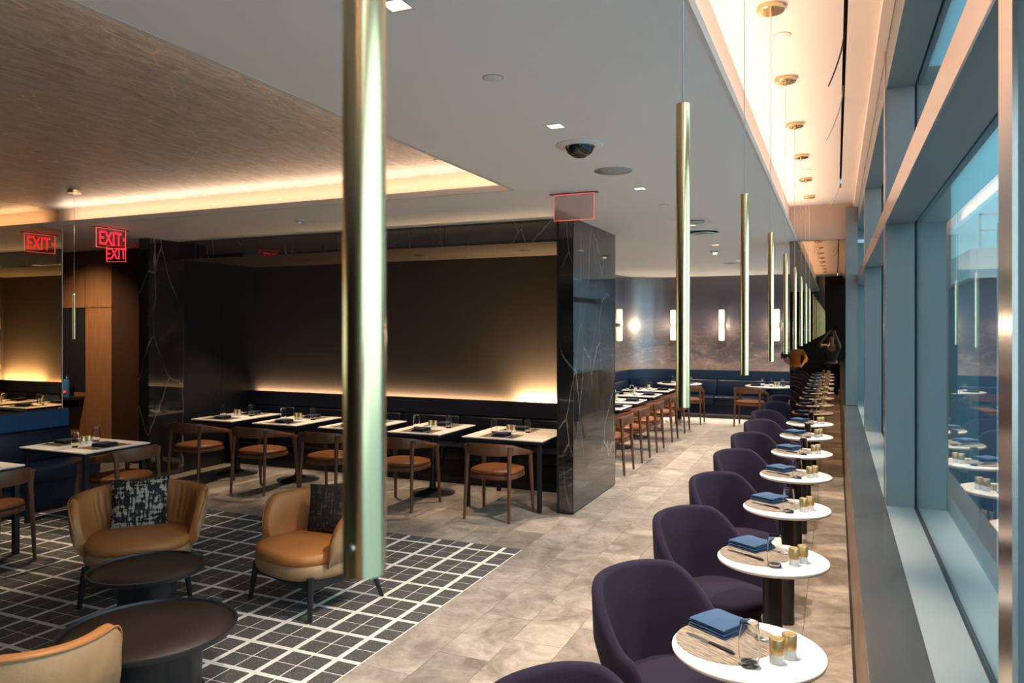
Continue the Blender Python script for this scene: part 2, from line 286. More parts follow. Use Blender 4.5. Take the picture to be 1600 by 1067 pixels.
# ------------------------------------------------------------------ mesh helpers
def BM(): return bmesh.new()
def box(bm, x0, x1, y0, y1, z0, z1, mi=0):
    vs = [bm.verts.new(p) for p in ((x0, y0, z0), (x1, y0, z0), (x1, y1, z0), (x0, y1, z0), (x0, y0, z1), (x1, y0, z1), (x1, y1, z1), (x0, y1, z1))]
    for f in ((3, 2, 1, 0), (4, 5, 6, 7), (0, 1, 5, 4), (1, 2, 6, 5), (2, 3, 7, 6), (3, 0, 4, 7)):
        fc = bm.faces.new([vs[i] for i in f]); fc.material_index = mi
    return bm
def loft(bm, rings, cap=True, closed=True, smooth=True):
    R = [[bm.verts.new(p) for p in r] for r in rings]; n = len(R[0])
    for a, b in zip(R, R[1:]):
        for i in range(n if closed else n - 1):
            j = (i + 1) % n
            try: f = bm.faces.new((a[i], a[j], b[j], b[i])); f.smooth = smooth
            except ValueError: pass
    if cap and closed:
        bm.faces.new(list(reversed(R[0]))); bm.faces.new(R[-1])
    return bm
def circ(cx, cy, z, r, n=24, ry=None):
    ry = r if ry is None else ry
    return [(cx + r * math.cos(2 * PI * i / n), cy + ry * math.sin(2 * PI * i / n), z) for i in range(n)]
def lathe(bm, prof, cx=0, cy=0, n=28, cap=True):
    return loft(bm, [circ(cx, cy, z, max(r, 1e-4), n) for r, z in prof], cap)
def tube(bm, pts, r, n=8):
    pts = [Vector(p) for p in pts]; rings = []
    for i, p in enumerate(pts):
        d = (pts[min(i + 1, len(pts) - 1)] - pts[max(i - 1, 0)]).normalized()
        a = d.cross(Vector((0, 0, 1)));
        if a.length < 1e-3: a = Vector((1, 0, 0))
        a.normalize(); b = d.cross(a).normalized(); rr = r[i] if isinstance(r, (list, tuple)) else r
        rings.append([p + a * rr * math.cos(2 * PI * k / n) + b * rr * math.sin(2 * PI * k / n) for k in range(n)])
    return loft(bm, rings)
def leg(bm, p0, p1, w0, w1, d0=None, d1=None, flare=0):
    """tapered rounded-square leg from p0 to p1"""
    d0 = d0 or w0; d1 = d1 or w1; rings = []
    for t in ((0, 0.5, 1) if not flare else (0, 0.5, .86, .95, 1)):
        w = w0 + (w1 - w0) * t + (flare * max(0, (t - .86) / .14) ** 1.6 if flare else 0); d = d0 + (d1 - d0) * t; c = Vector(p0).lerp(Vector(p1), t); k = 0.35
        rings.append([c + Vector((sx * w / 2, sy * d / 2, 0)) for sx, sy in ((-1, -k), (-1, k), (-k, 1), (k, 1), (1, k), (1, -k), (k, -1), (-k, -1))])
    return loft(bm, rings)
def obj(name, bm, m, parent=None, smooth=None, bevel=0, seg=2, loc=None):
    if bevel:
        bmesh.ops.bevel(bm, geom=list(bm.edges), offset=bevel, segments=seg, profile=0.5, affect='EDGES', clamp_overlap=True)
    bmesh.ops.recalc_face_normals(bm, faces=bm.faces)
    me = bpy.data.meshes.new(name); bm.to_mesh(me); bm.free()
    for mm in (m if isinstance(m, (list, tuple)) else [m]): me.materials.append(mm)
    if smooth:
        me.polygons.foreach_set('use_smooth', [True] * len(me.polygons))
        try: me.set_sharp_from_angle(angle=math.radians(smooth if smooth > 1 else 40))
        except Exception: pass
    o = bpy.data.objects.new(name, me); C.objects.link(o)
    if parent: o.parent = parent
    if loc: o.location = loc
    return o
def bx(name, m, x0, x1, y0, y1, z0, z1, parent=None, bevel=0):
    return obj(name, box(BM(), x0, x1, y0, y1, z0, z1), m, parent, bevel=bevel)
def thing(name, label, cat, loc=(0, 0, 0), rz=0, group=None):
    o = bpy.data.objects.new(name, None); C.objects.link(o); o.location = loc; o.rotation_euler = (0, 0, rz)
    o['label'] = label; o['category'] = cat
    if group: o['group'] = group
    return o
def tag(o, label, cat, group=None):
    o['label'] = label; o['category'] = cat
    if group: o['group'] = group
    return o
def struct(o): o['kind'] = 'structure'; return o
def copy_tree(o, parent=None):
    c = o.copy(); C.objects.link(c)
    if parent: c.parent = parent
    for ch in list(o.children): copy_tree(ch, c)
    return c
_used = {}
def place(key, maker, loc, rz, label, group=None):
    """first use builds, later uses copy"""
    if key not in _used: o = _used[key] = maker()
    else: o = copy_tree(_used[key])
    o.location = loc; o.rotation_euler = (0, 0, rz); o['label'] = label
    if group: o['group'] = group
    return o
ORD = ['first', 'second', 'third', 'fourth', 'fifth', 'sixth', 'seventh', 'eighth', 'ninth', 'tenth']

# ------------------------------------------------------------------ structure
CZ = 3.02            # low ceiling
BACKY = 16.7
# floor
fl = struct(obj('floor', box(BM(), -11, 0.9, -4.2, 17.2, -0.2, -0.014), grout))
TW, TL = 0.325, 0.65
tile_me = None
tiles = []
x = -2.465 - TW * 20
cols = []
ci = 0
while x < 0.1:
    y = -4.2 - (0.33 if ci % 2 else 0) + 0.6
    while y < 17:
        x0, x1, y0, y1 = x, x + TW, y, y + TL
        cxx, cyy = (x0 + x1) / 2, (y0 + y1) / 2
        inrug = x1 < -2.46 and y1 < 5.95
        if not inrug or (x1 < -2.46 and y0 < 5.95 < y1): tiles.append((cxx, cyy))
        y += TL
    x += TW; ci += 1
RX1, RY1 = -2.468, 5.94
def tile_box(bm, cx, cy):
    x0, x1, y0, y1 = cx - TW / 2 + .0012, cx + TW / 2 - .0012, cy - TL / 2 + .0012, cy + TL / 2 - .0012
    if x0 < RX1 - .05 and y0 < RY1: y0 = RY1 + .003
    if y1 - y0 < .02 or x1 - x0 < .02: return
    box(bm, x0, x1, y0, y1, -0.014, 0)
def vis(c):
    x, y = c; t = -x * .3965 + y * .918
    if t < 1.8: return 99 + abs(y)
    u = 800 + 1172 * (x * .918 + y * .3965) / t; v = 512 + 1172 * 1.9 / t
    bad = (u < -150 or u > 1500 or v > 1250)
    if x < -2.62 and y > 8.7: bad = bad or x < -3.9
    if -7.9 < x < -2.6 and y > 8.2: bad = True
    return t + (99 if bad else 0)
tiles.sort(key=vis)
std = box(BM(), -TW / 2 + .0012, TW / 2 - .0012, -TL / 2 + .0012, TL / 2 - .0012, -0.014, 0)
tme = bpy.data.meshes.new('stone_tile'); std.to_mesh(tme); std.free(); tme.materials.append(stone)
for i, (cx, cy) in enumerate(tiles[:298]):
    edge = cx < RX1 and cy - TL / 2 < RY1
    if edge:
        b = BM(); tile_box(b, 0 + cx, cy)
        if not b.verts: b.free(); continue
        o = obj('stone_tile', b, stone, fl)
    else:
        o = bpy.data.objects.new('stone_tile', tme); C.objects.link(o); o.location = (cx, cy, 0); o.parent = fl
b = BM()
for cx, cy in tiles[298:]: tile_box(b, cx, cy)
o = obj('distant_stone_tiles', b, stone, fl); o['kind'] = 'stuff'

# patterned carpet of 2x2 tiles
rug = thing('patterned_rug', 'black and ivory grid patterned carpet under the tan lounge chairs', 'rug', (0, 0, -0.0036))
P = 0.318
def rug_tile_mesh(nx, ny):
    bm = BM(); w, h = P / 2 * nx, P / 2 * ny; g = 0.0015
    box(bm, g, w - g, g, h - g, -0.014, 0.001, 0)
    bd = 0.0195
    for i in range(nx):
        for j in range(ny):
            x0 = bd if i == 0 else P / 2 + .0055; x1 = (P / 2 - .0055) if (i == 0 and nx == 2) else w - (bd if nx == 2 else .008)
            y0 = bd if j == 0 else P / 2 + .0055; y1 = (P / 2 - .0055) if (j == 0 and ny == 2) else h - (bd if ny == 2 else .008)
            box(bm, x0, x1, y0, y1, 0.0005, 0.0035, 1)
    me = bpy.data.meshes.new('carpet_tile'); bm.to_mesh(me); bm.free(); me.materials.append(rug_w); me.materials.append(rug_d); return me
RM = {(a, b_): rug_tile_mesh(a, b_) for a in (1, 2) for b_ in (1, 2)}
rt = []
xs = [(RX1 - P / 2, 1)] + [(RX1 - P / 2 - P * k, 2) for k in range(1, 17)]
ys = [(RY1 - P / 2, 1)] + [(RY1 - P / 2 - P * k, 2) for k in range(1, 22)]
for xx, nx in xs:
    for yy, ny in ys:
        rt.append((xx, yy, nx, ny))
rt.sort(key=lambda a: vis((a[0] + .16, a[1] + .16)))
for xx, yy, nx, ny in rt[:296]:
    o = bpy.data.objects.new('carpet_tile', RM[(nx, ny)]); C.objects.link(o); o.location = (xx, yy, 0); o.parent = rug
b = BM()
for xx, yy, nx, ny in rt[296:]:
    n0 = len(b.verts); b.from_mesh(RM[(nx, ny)]); b.verts.ensure_lookup_table(); bmesh.ops.translate(b, vec=(xx, yy, 0), verts=b.verts[n0:])
o = obj('carpet_tiles_beyond', b, [rug_w, rug_d], rug); o['kind'] = 'stuff'

# low ceiling with the two raised trays
b = BM(); T = 0.045
box(b, -2.40, -0.47, -4.2, BACKY, CZ, CZ + T)
box(b, -11, -2.40, 5.60, 7.30, CZ, CZ + T); box(b, -4.4, -2.40, 7.30, BACKY, CZ, CZ + T); box(b, -11, -7.87, 7.30, 8.7, CZ, CZ + T)
box(b, -8.2, -2.40, -4.2, -0.9, CZ, CZ + T); box(b, -0.47, 0.5, 10.9, BACKY, CZ, CZ + T)
ceil = struct(obj('ceiling', b, paint))
TZ = 3.235
b = BM()
box(b, -8.2, -2.2, 5.78, 5.83, CZ + T, TZ); box(b, -2.22, -2.17, -1.1, 5.83, CZ + T, TZ); box(b, -8.2, -2.2, -1.12, -1.07, CZ + T, TZ)
struct(obj('ceiling_cove_fascia', b, fascia_paint, ceil))
struct(bx('ceiling_raised_panel', leafm, -8.2, -2.17, -1.1, 5.83, TZ, TZ + .05, ceil))
b = BM()
box(b, -2.425, -2.395, -0.9, 5.6, CZ - .001, CZ + T + .004); box(b, -8.1, -2.4, 5.595, 5.625, CZ - .001, CZ + T + .004); box(b, -0.478, -0.462, -4.2, 10.4, CZ - .003, CZ + T + .004)
struct(obj('trim_1', b, edge_light))
WZ = 3.47
b = BM()
box(b, -0.60, -0.557, -4.2, 10.4, CZ + T, WZ); box(b, -0.60, 0.035, -4.2, 10.4, WZ, WZ + .05); box(b, 0.055, 0.42, -4.2, 10.4, WZ, WZ + .05)
box(b, 0.035, 0.055, 9.2, 10.4, WZ, WZ + .05)
box(b, 0.20, 0.25, -4.2, 10.4, 3.405, WZ); box(b, 0.036, 0.054, -4.2, 9.2, WZ + .12, WZ + .14)
struct(obj('ceiling_window_tray', b, tray_paint))
b = BM(); box(b, 0.035, 0.055, -4.2, 9.2, WZ + .10, WZ + .12); box(b, 0.03, 0.035, -4.2, 9.2, WZ + .05, WZ + .12); box(b, 0.055, 0.06, -4.2, 9.2, WZ + .05, WZ + .12)
struct(obj('trim_2', b, darkgap))

# near walls (behind the camera) and the outer closing walls
struct(bx('wall_near', brownwall, -8.3, 0.7, -4.4, -4.2, 0, 3.5))
# left wall with the bronze mirror
struct(bx('wall_left', black_wall, -8.35, -8.12, -4.2, 5.80, 0, 3.3))
mir = struct(bx('wall_left_mirror', mirror_l, -8.12, -8.10, -4.2, 5.815, 0.0, 3.235))
bx('mirror_edge', edge_light, -8.12, -8.094, 5.815, 5.822, 0, 3.235, mir)
# alcove fins and lintel, black marble panels
fr = struct(bx('wall_divider', black_wall, -2.61, -2.46, 7.25, 8.81, 0, CZ))
bx('marble_panel', marble_d, -2.4585, -2.45, 7.247, 8.82, 0.012, CZ - .002, fr)
bx('marble_panel', marble_d, -2.60, -2.452, 7.235, 7.245, 0.012, CZ - .002, fr)
bx('marble_panel', marble_d, -2.627, -2.612, 7.24, 8.60, 0.012, CZ - .002, fr)
bx('edge_strip', blackm, -2.455, -2.447, 7.236, 7.246, 0, CZ, fr); bx('edge_strip', blackm, -2.625, -2.602, 7.236, 7.242, 0, CZ, fr)
fl2 = struct(bx('wall_alcove_side', black_wall, -8.02, -7.885, 6.80, 8.66, 0, CZ))
bx('marble_panel', marble_d, -8.03, -7.87, 6.785, 6.797, 0.012, CZ - .002, fl2)
bx('marble_panel', marble_d, -7.882, -7.870, 6.79, 7.34, 0.012, CZ - .002, fl2)
bx('stained_panel', black_wall, -7.882, -7.872, 7.345, 8.0, 0.012, 2.79, fl2); bx('stained_panel', black_wall, -7.882, -7.872, 8.004, 8.65, 0.012, 2.79, fl2)
li = struct(bx('wall_lintel', black_wall, -7.868, -2.63, 7.27, 7.40, 2.80, CZ))
xx = -7.868
for k in range(4):
    bx('marble_panel', marble_d, xx + .002, xx + 1.3075, 7.25, 7.268, 2.79, CZ - .002, li); xx += 1.3095
struct(bx('ceiling_alcove', brownwall, -7.868, -2.63, 7.27, 8.66, 2.79, 2.80))
wa = struct(bx('wall_alcove', brownwall, -8.0, -2.46, 8.66, 8.8, 0, CZ))
# hall beyond the mirror
wh = struct(bx('wall_hall', black_wall, -11, -8.03, 7.62, 7.75, 0, CZ))
bx('wood_panel', woodp, -10.08, -9.54, 7.60, 7.62, 0.01, 2.185, wh); bx('wood_panel', woodp, -10.08, -9.54, 7.60, 7.62, 2.195, CZ - .01, wh)
bx('wood_panel', woodp, -10.9, -10.09, 7.60, 7.62, 2.195, CZ - .01, wh); bx('wood_panel', woodp, -10.9, -10.09, 7.60, 7.62, 0.01, 0.95, wh)
bx('dark_panel', hallm, -9.53, -8.8, 7.60, 7.62, 0.01, CZ - .01, wh); bx('dark_panel', hallm, -8.79, -8.05, 7.60, 7.62, 0.01, CZ - .01, wh)
struct(bx('wall_hall_end', hallm, -11.1, -10.95, 4.0, 7.7, 0, CZ)); struct(bx('wall_hall_side', hallm, -11, -8.3, 5.6, 5.78, 0, CZ))
# back room walls with mural and rounded corner
def curved_wall(name, m, z0, z1, off=0.0, thick=0.1, parent=None, y_start=8.82):
    XL, R = -4.25 + off, 0.9
    path = [(XL, y_start), (XL, BACKY - off - R)]
    for k in range(1, 13):
        a = PI - k / 12 * PI / 2; path.append((XL + R + R * math.cos(a), BACKY - off - R + R * math.sin(a)))
    path.append((0.9, BACKY - off))
    rings = []
    for i, (x, y) in enumerate(path):
        a = Vector(path[min(i + 1, len(path) - 1)]) - Vector(path[max(i - 1, 0)]); a.normalize(); nrm = Vector((-a.y, a.x))
        q = Vector((x, y)); o_ = q + nrm * thick
        rings.append([(q.x, q.y, z0), (q.x, q.y, z1), (o_.x, o_.y, z1), (o_.x, o_.y, z0)])
    return obj(name, loft(BM(), rings), m, parent, smooth=30)
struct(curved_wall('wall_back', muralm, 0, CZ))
struct(bx('wall_alcove_back', black_wall, -4.4, -2.47, 8.80, 8.82, 0, CZ))
# end block with the smoked mirror
we = struct(bx('wall_mirror', black_wall, -0.545, 0.10, 10.42, 10.9, 0, CZ))
bx('mirror_sheet', mirror_e, -0.545, 0.115, 10.40, 10.42, 0, CZ, we)
bx('mirror_edge', blackm, -0.552, -0.545, 10.40, 10.9, 0, CZ, we)
struct(bx('wall_header', soffitm, -0.56, 0.20, 10.36, 10.9, CZ, WZ + .02))
struct(bx('wall_window_column', alum, 0.112, 0.25, 10.28, 10.9, 0.935, 3.405))

# window wall
struct(bx('wall_right', bronze, 0.10, 0.62, -4.2, 17.2, 0, 0.905))
b = BM(); y = -4.2
base = struct(bx('baseboard_right', blackm, 0.085, 0.10, -4.2, 10.4, 0, 0.03))
led = struct(bx('trim_3', ledge_m, 0.085, 0.25, -4.2, 17.2, 0.905, 0.93))
sill = struct(bx('trim_4', alum_l, 0.25, 0.385, -4.2, 17.2, 0.90, 0.932)); bx('outer_sill', alum_l, 0.41, 0.60, -4.2, 17.2, 0.88, 0.925, sill)
bx('sill_gasket', darkgap, 0.385, 0.41, -4.2, 17.2, 0.90, 0.929, sill)
MY = [-5.06, -1.86, 1.34, 4.56, 7.76, 10.96, 14.16, 17.36]
for k in range(7):
    y0, y1 = MY[k], MY[k + 1]; ya, yb = y0 + 0.10, y1
    if yb < -4: continue
    w = BM()
    box(w, 0.252, 0.388, y1, y1 + .10, 0.932, 3.45)                      # inner fin (mullion)
    box(w, 0.41, 0.56, y1 + .02, y1 + .08, 0.925, 3.3)                    # outer fin
    box(w, 0.252, 0.388, ya, yb, 2.465, 2.565); box(w, 0.402, 0.425, ya, yb, 2.475, 2.555)     # transom
    box(w, 0.252, 0.388, ya, yb, 3.20, 3.45); box(w, 0.402, 0.425, ya, yb, 3.21, 3.45)         # head
    wn_ = struct(obj('window_%d' % (k + 1), w, alum))
    bx('glass_pane', win_glass, 0.395, 0.401, ya - .05, yb + .05, 0.932, 2.48, wn_)
    bx('glass_pane', win_glass, 0.395, 0.401, ya - .05, yb + .05, 2.55, 3.22, wn_)
    bx('transom_cap', cap_m, 0.246, 0.2515, ya, yb, 2.462, 2.568, wn_)
    bx('mullion_cap', cap_m, 0.244, 0.2515, y1 - .002, y1 + .102, 0.932, 3.405, wn_)
    bx('gasket', darkgap, 0.388, 0.41, y1 + .02, y1 + .08, 0.932, 3.3, wn_)

# outside: apron, terminal wing, gantry
bx('apron_ground', ext_g, 0.9, 160, -60, 220, -7.2, -7.0)['kind'] = 'structure'
tb = thing('terminal_building', 'dark terminal wing with pale parapet seen through the window', 'building', (4.5, 30, -7))
bx('wall_block', ext_d, 0, 26, 0, 30, 0, 10.6, tb); bx('parapet', ext_w, -0.3, 26.3, -0.3, 30, 10.6, 11.6, tb)
bx('glazed_band', mat('dark_glazing', (0.02, 0.05, 0.08), 0.1), 0.6, 25, -0.05, 0, 5.0, 8.0, tb)
for i in range(11): bx('louvre', ext_w, .85, 6, -0.5, -0.36, 9.1 + i * .27, 9.22 + i * .27, tb)
b = BM()
box(b, 0, 26, -0.1, -0.04, 12.75, 12.82); box(b, 0, 26, -0.1, -0.04, 12.2, 12.25)
for i in range(14): box(b, i * 1.95, i * 1.95 + .07, -0.1, -0.03, 11.6, 12.8)
obj('railing', b, ext_w, tb)
gb = thing('roof_gantry', 'slim white sloping steel beam outside above the terminal wing', 'beam', (3.2, 18.5, 0))
b = BM(); leg(b, (0, 0, 4.0), (4.6, -7.5, 6.6), .16, .16); obj('beam', b, ext_w, gb); b = BM(); leg(b, (0, 0.1, -7), (0, 0.1, 4.1), .16, .16); obj('post', b, ext_w, gb)
far = thing('hangar_building', 'low dark building further along the apron', 'building', (12, 75, -7))
bx('wall_block', ext_d, 0, 60, 0, 30, 0, 8.3, far); bx('roof', ext_w, -0.5, 60.5, -.5, 30, 8.3, 8.8, far)

# ------------------------------------------------------------------ pendants along the window
def mk_pendant():
    t = thing('pendant_light', '', 'light')
    L_ = 0.63
    b = BM(); r = 0.0145
    lathe(b, [(r * .80, .004), (r * .80, 0), (r, 0), (r, L_ - .002), (r * .97, L_), (r * .2, L_)], n=32)
    tb_ = obj('tube', b, brass, t, smooth=40)
    b = BM(); lathe(b, [(r * .78, .0045), (r * .78, .012)], n=20); obj('light_aperture', b, lens_e, tb_)
    b = BM(); lathe(b, [(0.0016, 0.632), (0.0016, WZ - 1.735 - .012)], n=6); obj('cord', b, cordm, t)
    b = BM(); lathe(b, [(0.062, WZ - 1.735 - .026), (0.066, WZ - 1.735 - .022), (0.066, WZ - 1.735 - .001)], n=32); c = obj('canopy', b, brass, t, smooth=40)
    b = BM(); lathe(b, [(0.007, WZ - 1.735 - .05), (0.009, WZ - 1.735 - .026)], n=14); obj('cord_grip', b, brass2, c, smooth=40)
    b = BM(); lathe(b, [(0.0025, 0), (0.0025, 0.002)], n=10); sc_ = obj('set_screw', b, steel, tb_); sc_.location = (0.0, -0.0143, 0.02); sc_.rotation_euler = (PI / 2, 0, 0)
    return t
PX = -0.292
PYS = [0.425 + 1.148 * k for k in range(-2, 9)]
for i, y in enumerate(PYS):
    k = i - 2
    lab = ('slim brass tube pendant seen behind the camera in the smoked mirror, %s' % ('nearer one' if k == -1 else 'farther one')) if k < 0 else \
          ('large foreground brass tube pendant crossing the left half of the view' if k == 0 else 'slim brass tube pendant over the window row, %s in the line from the camera' % ORD[k])
    place('pendant', mk_pendant, (PX, y, 1.735), 0, lab, 'brass pendants over the window tables')
    spot('pendant_spot', (PX, y, 1.733), 54 if k > 0 else 48, 96, (1.0, 0.76, 0.52), 0.012, 0.35)

# ------------------------------------------------------------------ tub chair (aubergine)
def smooth01(t): t = max(0, min(1, t)); return t * t * (3 - 2 * t)
def shell(name, m, parent, phim, hw, hd, zt, thick, zin, zout, taper, lean=0.0, n=72, pw=2.4, yoff=0.0, pleat=None, bulge=0.02, mo=None):
    rings = []
    for i in range(n + 1):
        ph = -phim + 2 * phim * i / n; s_, c_ = math.sin(ph), -math.cos(ph)
        k = (abs(s_) ** pw + abs(c_) ** pw) ** (-1 / pw)
        dx, dy = s_ * k, c_ * k; top = zt(abs(ph)); th = thick * (1.0 - 0.25 * smooth01((abs(ph) / phim - .8) / .2))
        nx, ny = s_, c_
        def P_(off, z, tp=0.0):
            f = 1 - tp; hh = (z - 0.4) * lean
            return ((dx * hw) * f + nx * (off + hh), (dy * hd) * f + ny * (off + hh) + yoff, z)
        pl = pleat(ph) if pleat else 0
        zi = min(zin, top - .06); zo = min(zout, top - .08); H = top - zi; r_ = th / 2
        ring = [P_(-th, zi, .03), P_(-th + pl * .6 - bulge * .5, zi + H * .3), P_(-th + pl, zi + H * .6), P_(-th + pl * .6, top - r_ * 1.0), P_(-th * .85, top - r_ * .35), P_(-th * .5, top), P_(-th * .15, top - r_ * .35), P_(0, top - r_),
                P_(bulge * .5, zo + (top - zo) * .62, 0), P_(bulge * .3, zo + (top - zo) * .35, taper * .28), P_(-.01, zo + (top - zo) * .12, taper * .7), P_(-.03, zo, taper), P_(-th, zo, taper)]
        rings.append(ring)
    b = BM(); loft(b, rings)
    if mo:
        for f in b.faces:
            pass
    return obj(name, b, m, parent, smooth=55)
def pad(b, hw, hd, z0, z1, n=36, pw=2.6, cx=0, cy=0, dome=0.012, r=0.025):
    def rg(f, z): 
        out = []
        for i in range(n):
            a = 2 * PI * i / n; c, s = math.cos(a), math.sin(a); k = (abs(c) ** pw + abs(s) ** pw) ** (-1 / pw)
            out.append((cx + c * k * (hw - f), cy + s * k * (hd - f), z))
        return out
    loft(b, [rg(r, z0), rg(r * .3, z0 + r * .3), rg(0, z0 + r), rg(0, z1 - r), rg(r * .3, z1 - r * .3), rg(r, z1), rg(hw * .45, z1 + dome * .7), rg(hw * .85, z1 + dome)])
    return b
def mk_tub():
    t = thing('tub_chair', '', 'chair')
    def zt(a):
        d = math.degrees(a)
        if d < 36: return .838 - .012 * (d / 36) ** 2
        if d < 100: return .826 - .235 * smooth01((d - 36) / 64) 
        return .591 - .13 * smooth01((d - 100) / 22)
    shell('backrest', purple, t, math.radians(121), .292, .285, zt, .050, .40, .285, .22, lean=.10, n=64, yoff=0.0)
    b = BM(); pad(b, .245, .245, .36, .445, cy=.045, r=.03); obj('seat', b, purple, t, smooth=50)
    b = BM(); pad(b, .225, .215, .29, .37, cy=.02, r=.03, dome=0); obj('seat_shell', b, purple, t, smooth=50)
    for sx in (-1, 1):
        for sy in (-1, 1):
            b = BM(); leg(b, (sx * .225, sy * .205, 0), (sx * .17, sy * .16, .30), .022, .034); obj('leg', b, blackm, t)
    return t
TY = [2.82 + 1.157 * k for k in range(-2, 7)]
FA = math.radians(-35)
chair_rz = FA - PI / 2
for i in range(11):
    k = i - 2; y = 2.82 + 1.157 * k
    if k < 0: lab = 'aubergine tub chair %s' % ('with only its back top showing at the bottom edge' if k == -1 else 'seen only in the smoked mirror')
    elif k < 7: lab = 'aubergine wool tub chair at the %s round window table from the camera' % ORD[k]
    else: lab = 'aubergine tub chair cut off by the smoked mirror edge, %s one' % ('nearer' if k == 7 else 'farther')
    place('tub', mk_tub, (PX - .335 - (.03 if k == 6 else 0), y + .345 - (.06 if k == 6 else .0), 0), chair_rz + (random.uniform(-.03, .03) if k > 0 else 0), lab, 'aubergine tub chairs along the window')

# ------------------------------------------------------------------ tables and settings
def mk_round(R=.268, zt=.745, rb=.048, n=56):
    t = thing('round_table', '', 'table')
    b = BM(); lathe(b, [(R - .02, zt - .026), (R - .004, zt - .018), (R, zt - .009), (R - .001, zt - .003), (R - .005, zt)], n=n); obj('tabletop', b, marble_top, t, smooth=50)
    b = BM(); lathe(b, [(R * .5, zt - .036), (R * .5, zt - .026)], n=28); obj('top_plate', b, blackm, t)
    b = BM(); lathe(b, [(rb, 0), (rb, zt - .034)], n=28); obj('pedestal', b, blackt, t, smooth=40)
    return t
def mk_mat():
    b = BM(); R = .195; pts = []
    for i in range(49):
        a = 2 * PI * i / 48; x_, y_ = R * math.cos(a), R * math.sin(a)
        pts.append((min(x_, .15), y_))
    pts = pts[:-1]
    loft(b, [[(x_, y_, 0) for x_, y_ in pts], [(x_, y_, .0025) for x_, y_ in pts]], smooth=False)
    o = obj('placemat', b, weave); tag(o, '', 'placemat'); return o
def mk_matr():
    o = obj('placemat', box(BM(), -.20, .20, -.14, .14, 0, .0025), weave); tag(o, '', 'placemat'); return o
def folded(b, w, d, h, dx=0, dy=0, z0=0, seed=1):
    rnd = random.Random(seed); n = 10; rings = []
    for i in range(n + 1):
        x_ = -w / 2 + w * i / n; e_ = .5 + .5 * min(1, min(i, n - i) / 1.0); wv = .0022 * math.sin(i * 1.1 + seed)
        hh = h * (.72 + .28 * e_)
        rings.append([(x_ + dx, -d / 2 + dy, z0 + .001 + wv * 0), (x_ + dx, -d / 2 - .003 + dy, z0 + hh * .5), (x_ + dx, -d / 2 + .005 + dy, z0 + hh + wv), (x_ + dx, dy, z0 + hh + wv + .002), (x_ + dx, d / 2 - .005 + dy, z0 + hh * .95 - wv), (x_ + dx, d / 2 + .002 + dy, z0 + hh * .5), (x_ + dx, d / 2 + dy, z0 + .001)])
    loft(b, rings)
def mk_napkin(m=napk):
    def f():
        b = BM(); folded(b, .175, .165, .008, 0, 0, 0, 1); folded(b, .170, .150, .008, .002, -.006, .0095, 2); folded(b, .172, .085, .007, -.002, -.036, .019, 4); folded(b, .168, .160, .006, .001, .001, .027, 3)
        o = obj('napkin', b, m, smooth=50); tag(o, '', 'napkin'); return o
    return f
def mk_knife():
    t = thing('knife', '', 'cutlery')
    b = BM(); ring = lambda x_, w, h: [(x_, -w, .0015), (x_, w, .0015), (x_, w, h), (x_, -w, h)]
    loft(b, [ring(-.115, .004, .006), ring(-.10, .007, .009), ring(-.02, .006, .008), ring(.0, .0045, .007)]); obj('handle', b, blackh, t, smooth=50)
    b = BM(); loft(b, [ring(0, .005, .004), ring(.03, .010, .0035), ring(.08, .010, .003), ring(.105, .006, .003), ring(.115, .001, .0025)]); obj('blade', b, steel, t, smooth=50)
    return t
def mk_fork():
    t = thing('fork', '', 'cutlery')
    b = BM(); ring = lambda x_, w, h: [(x_, -w, .0015), (x_, w, .0015), (x_, w, h), (x_, -w, h)]
    loft(b, [ring(-.10, .004, .005), ring(-.085, .007, .006), ring(-.01, .003, .006), ring(.03, .004, .006), ring(.045, .011, .006)]); obj('handle', b, steel, t, smooth=50)
    for i in range(4):
        b = BM(); q = -.009 + i * .006; loft(b, [[(.043, q - .0018, .003), (.043, q + .0018, .003), (.043, q + .0018, .006), (.043, q - .0018, .006)], [(.09, q - .001, .006), (.09, q + .001, .006), (.09, q + .001, .008), (.09, q - .001, .008)]]); obj('tine', b, steel, t)
    return t
def mk_glass():
    b = BM(); r = .035
    lathe(b, [(.001, 0), (.028, 0), (.0315, .003), (.034, .03), (.036, .06), (.035, .10), (.0315, .15), (.0302, .1505), (.0298, .149), (.0335, .10), (.0345, .06), (.0325, .032), (.029, .018), (.001, .016)], n=32, cap=False)
    o = obj('drinking_glass', b, tumbler, smooth=60); tag(o, '', 'glass'); return o
def mk_shaker():
    t = thing('shaker', '', 'shaker')
    b = BM(); lathe(b, [(.0225, 0), (.0245, .002), (.0245, .034)], n=28); obj('body', b, ceramic, t, smooth=50)
    b = BM(); lathe(b, [(.0250, .034), (.0250, .084), (.0235, .086), (.021, .0855), (.020, .083), (.003, .083)], n=28); obj('cap', b, brass2, t, smooth=50)
    return t
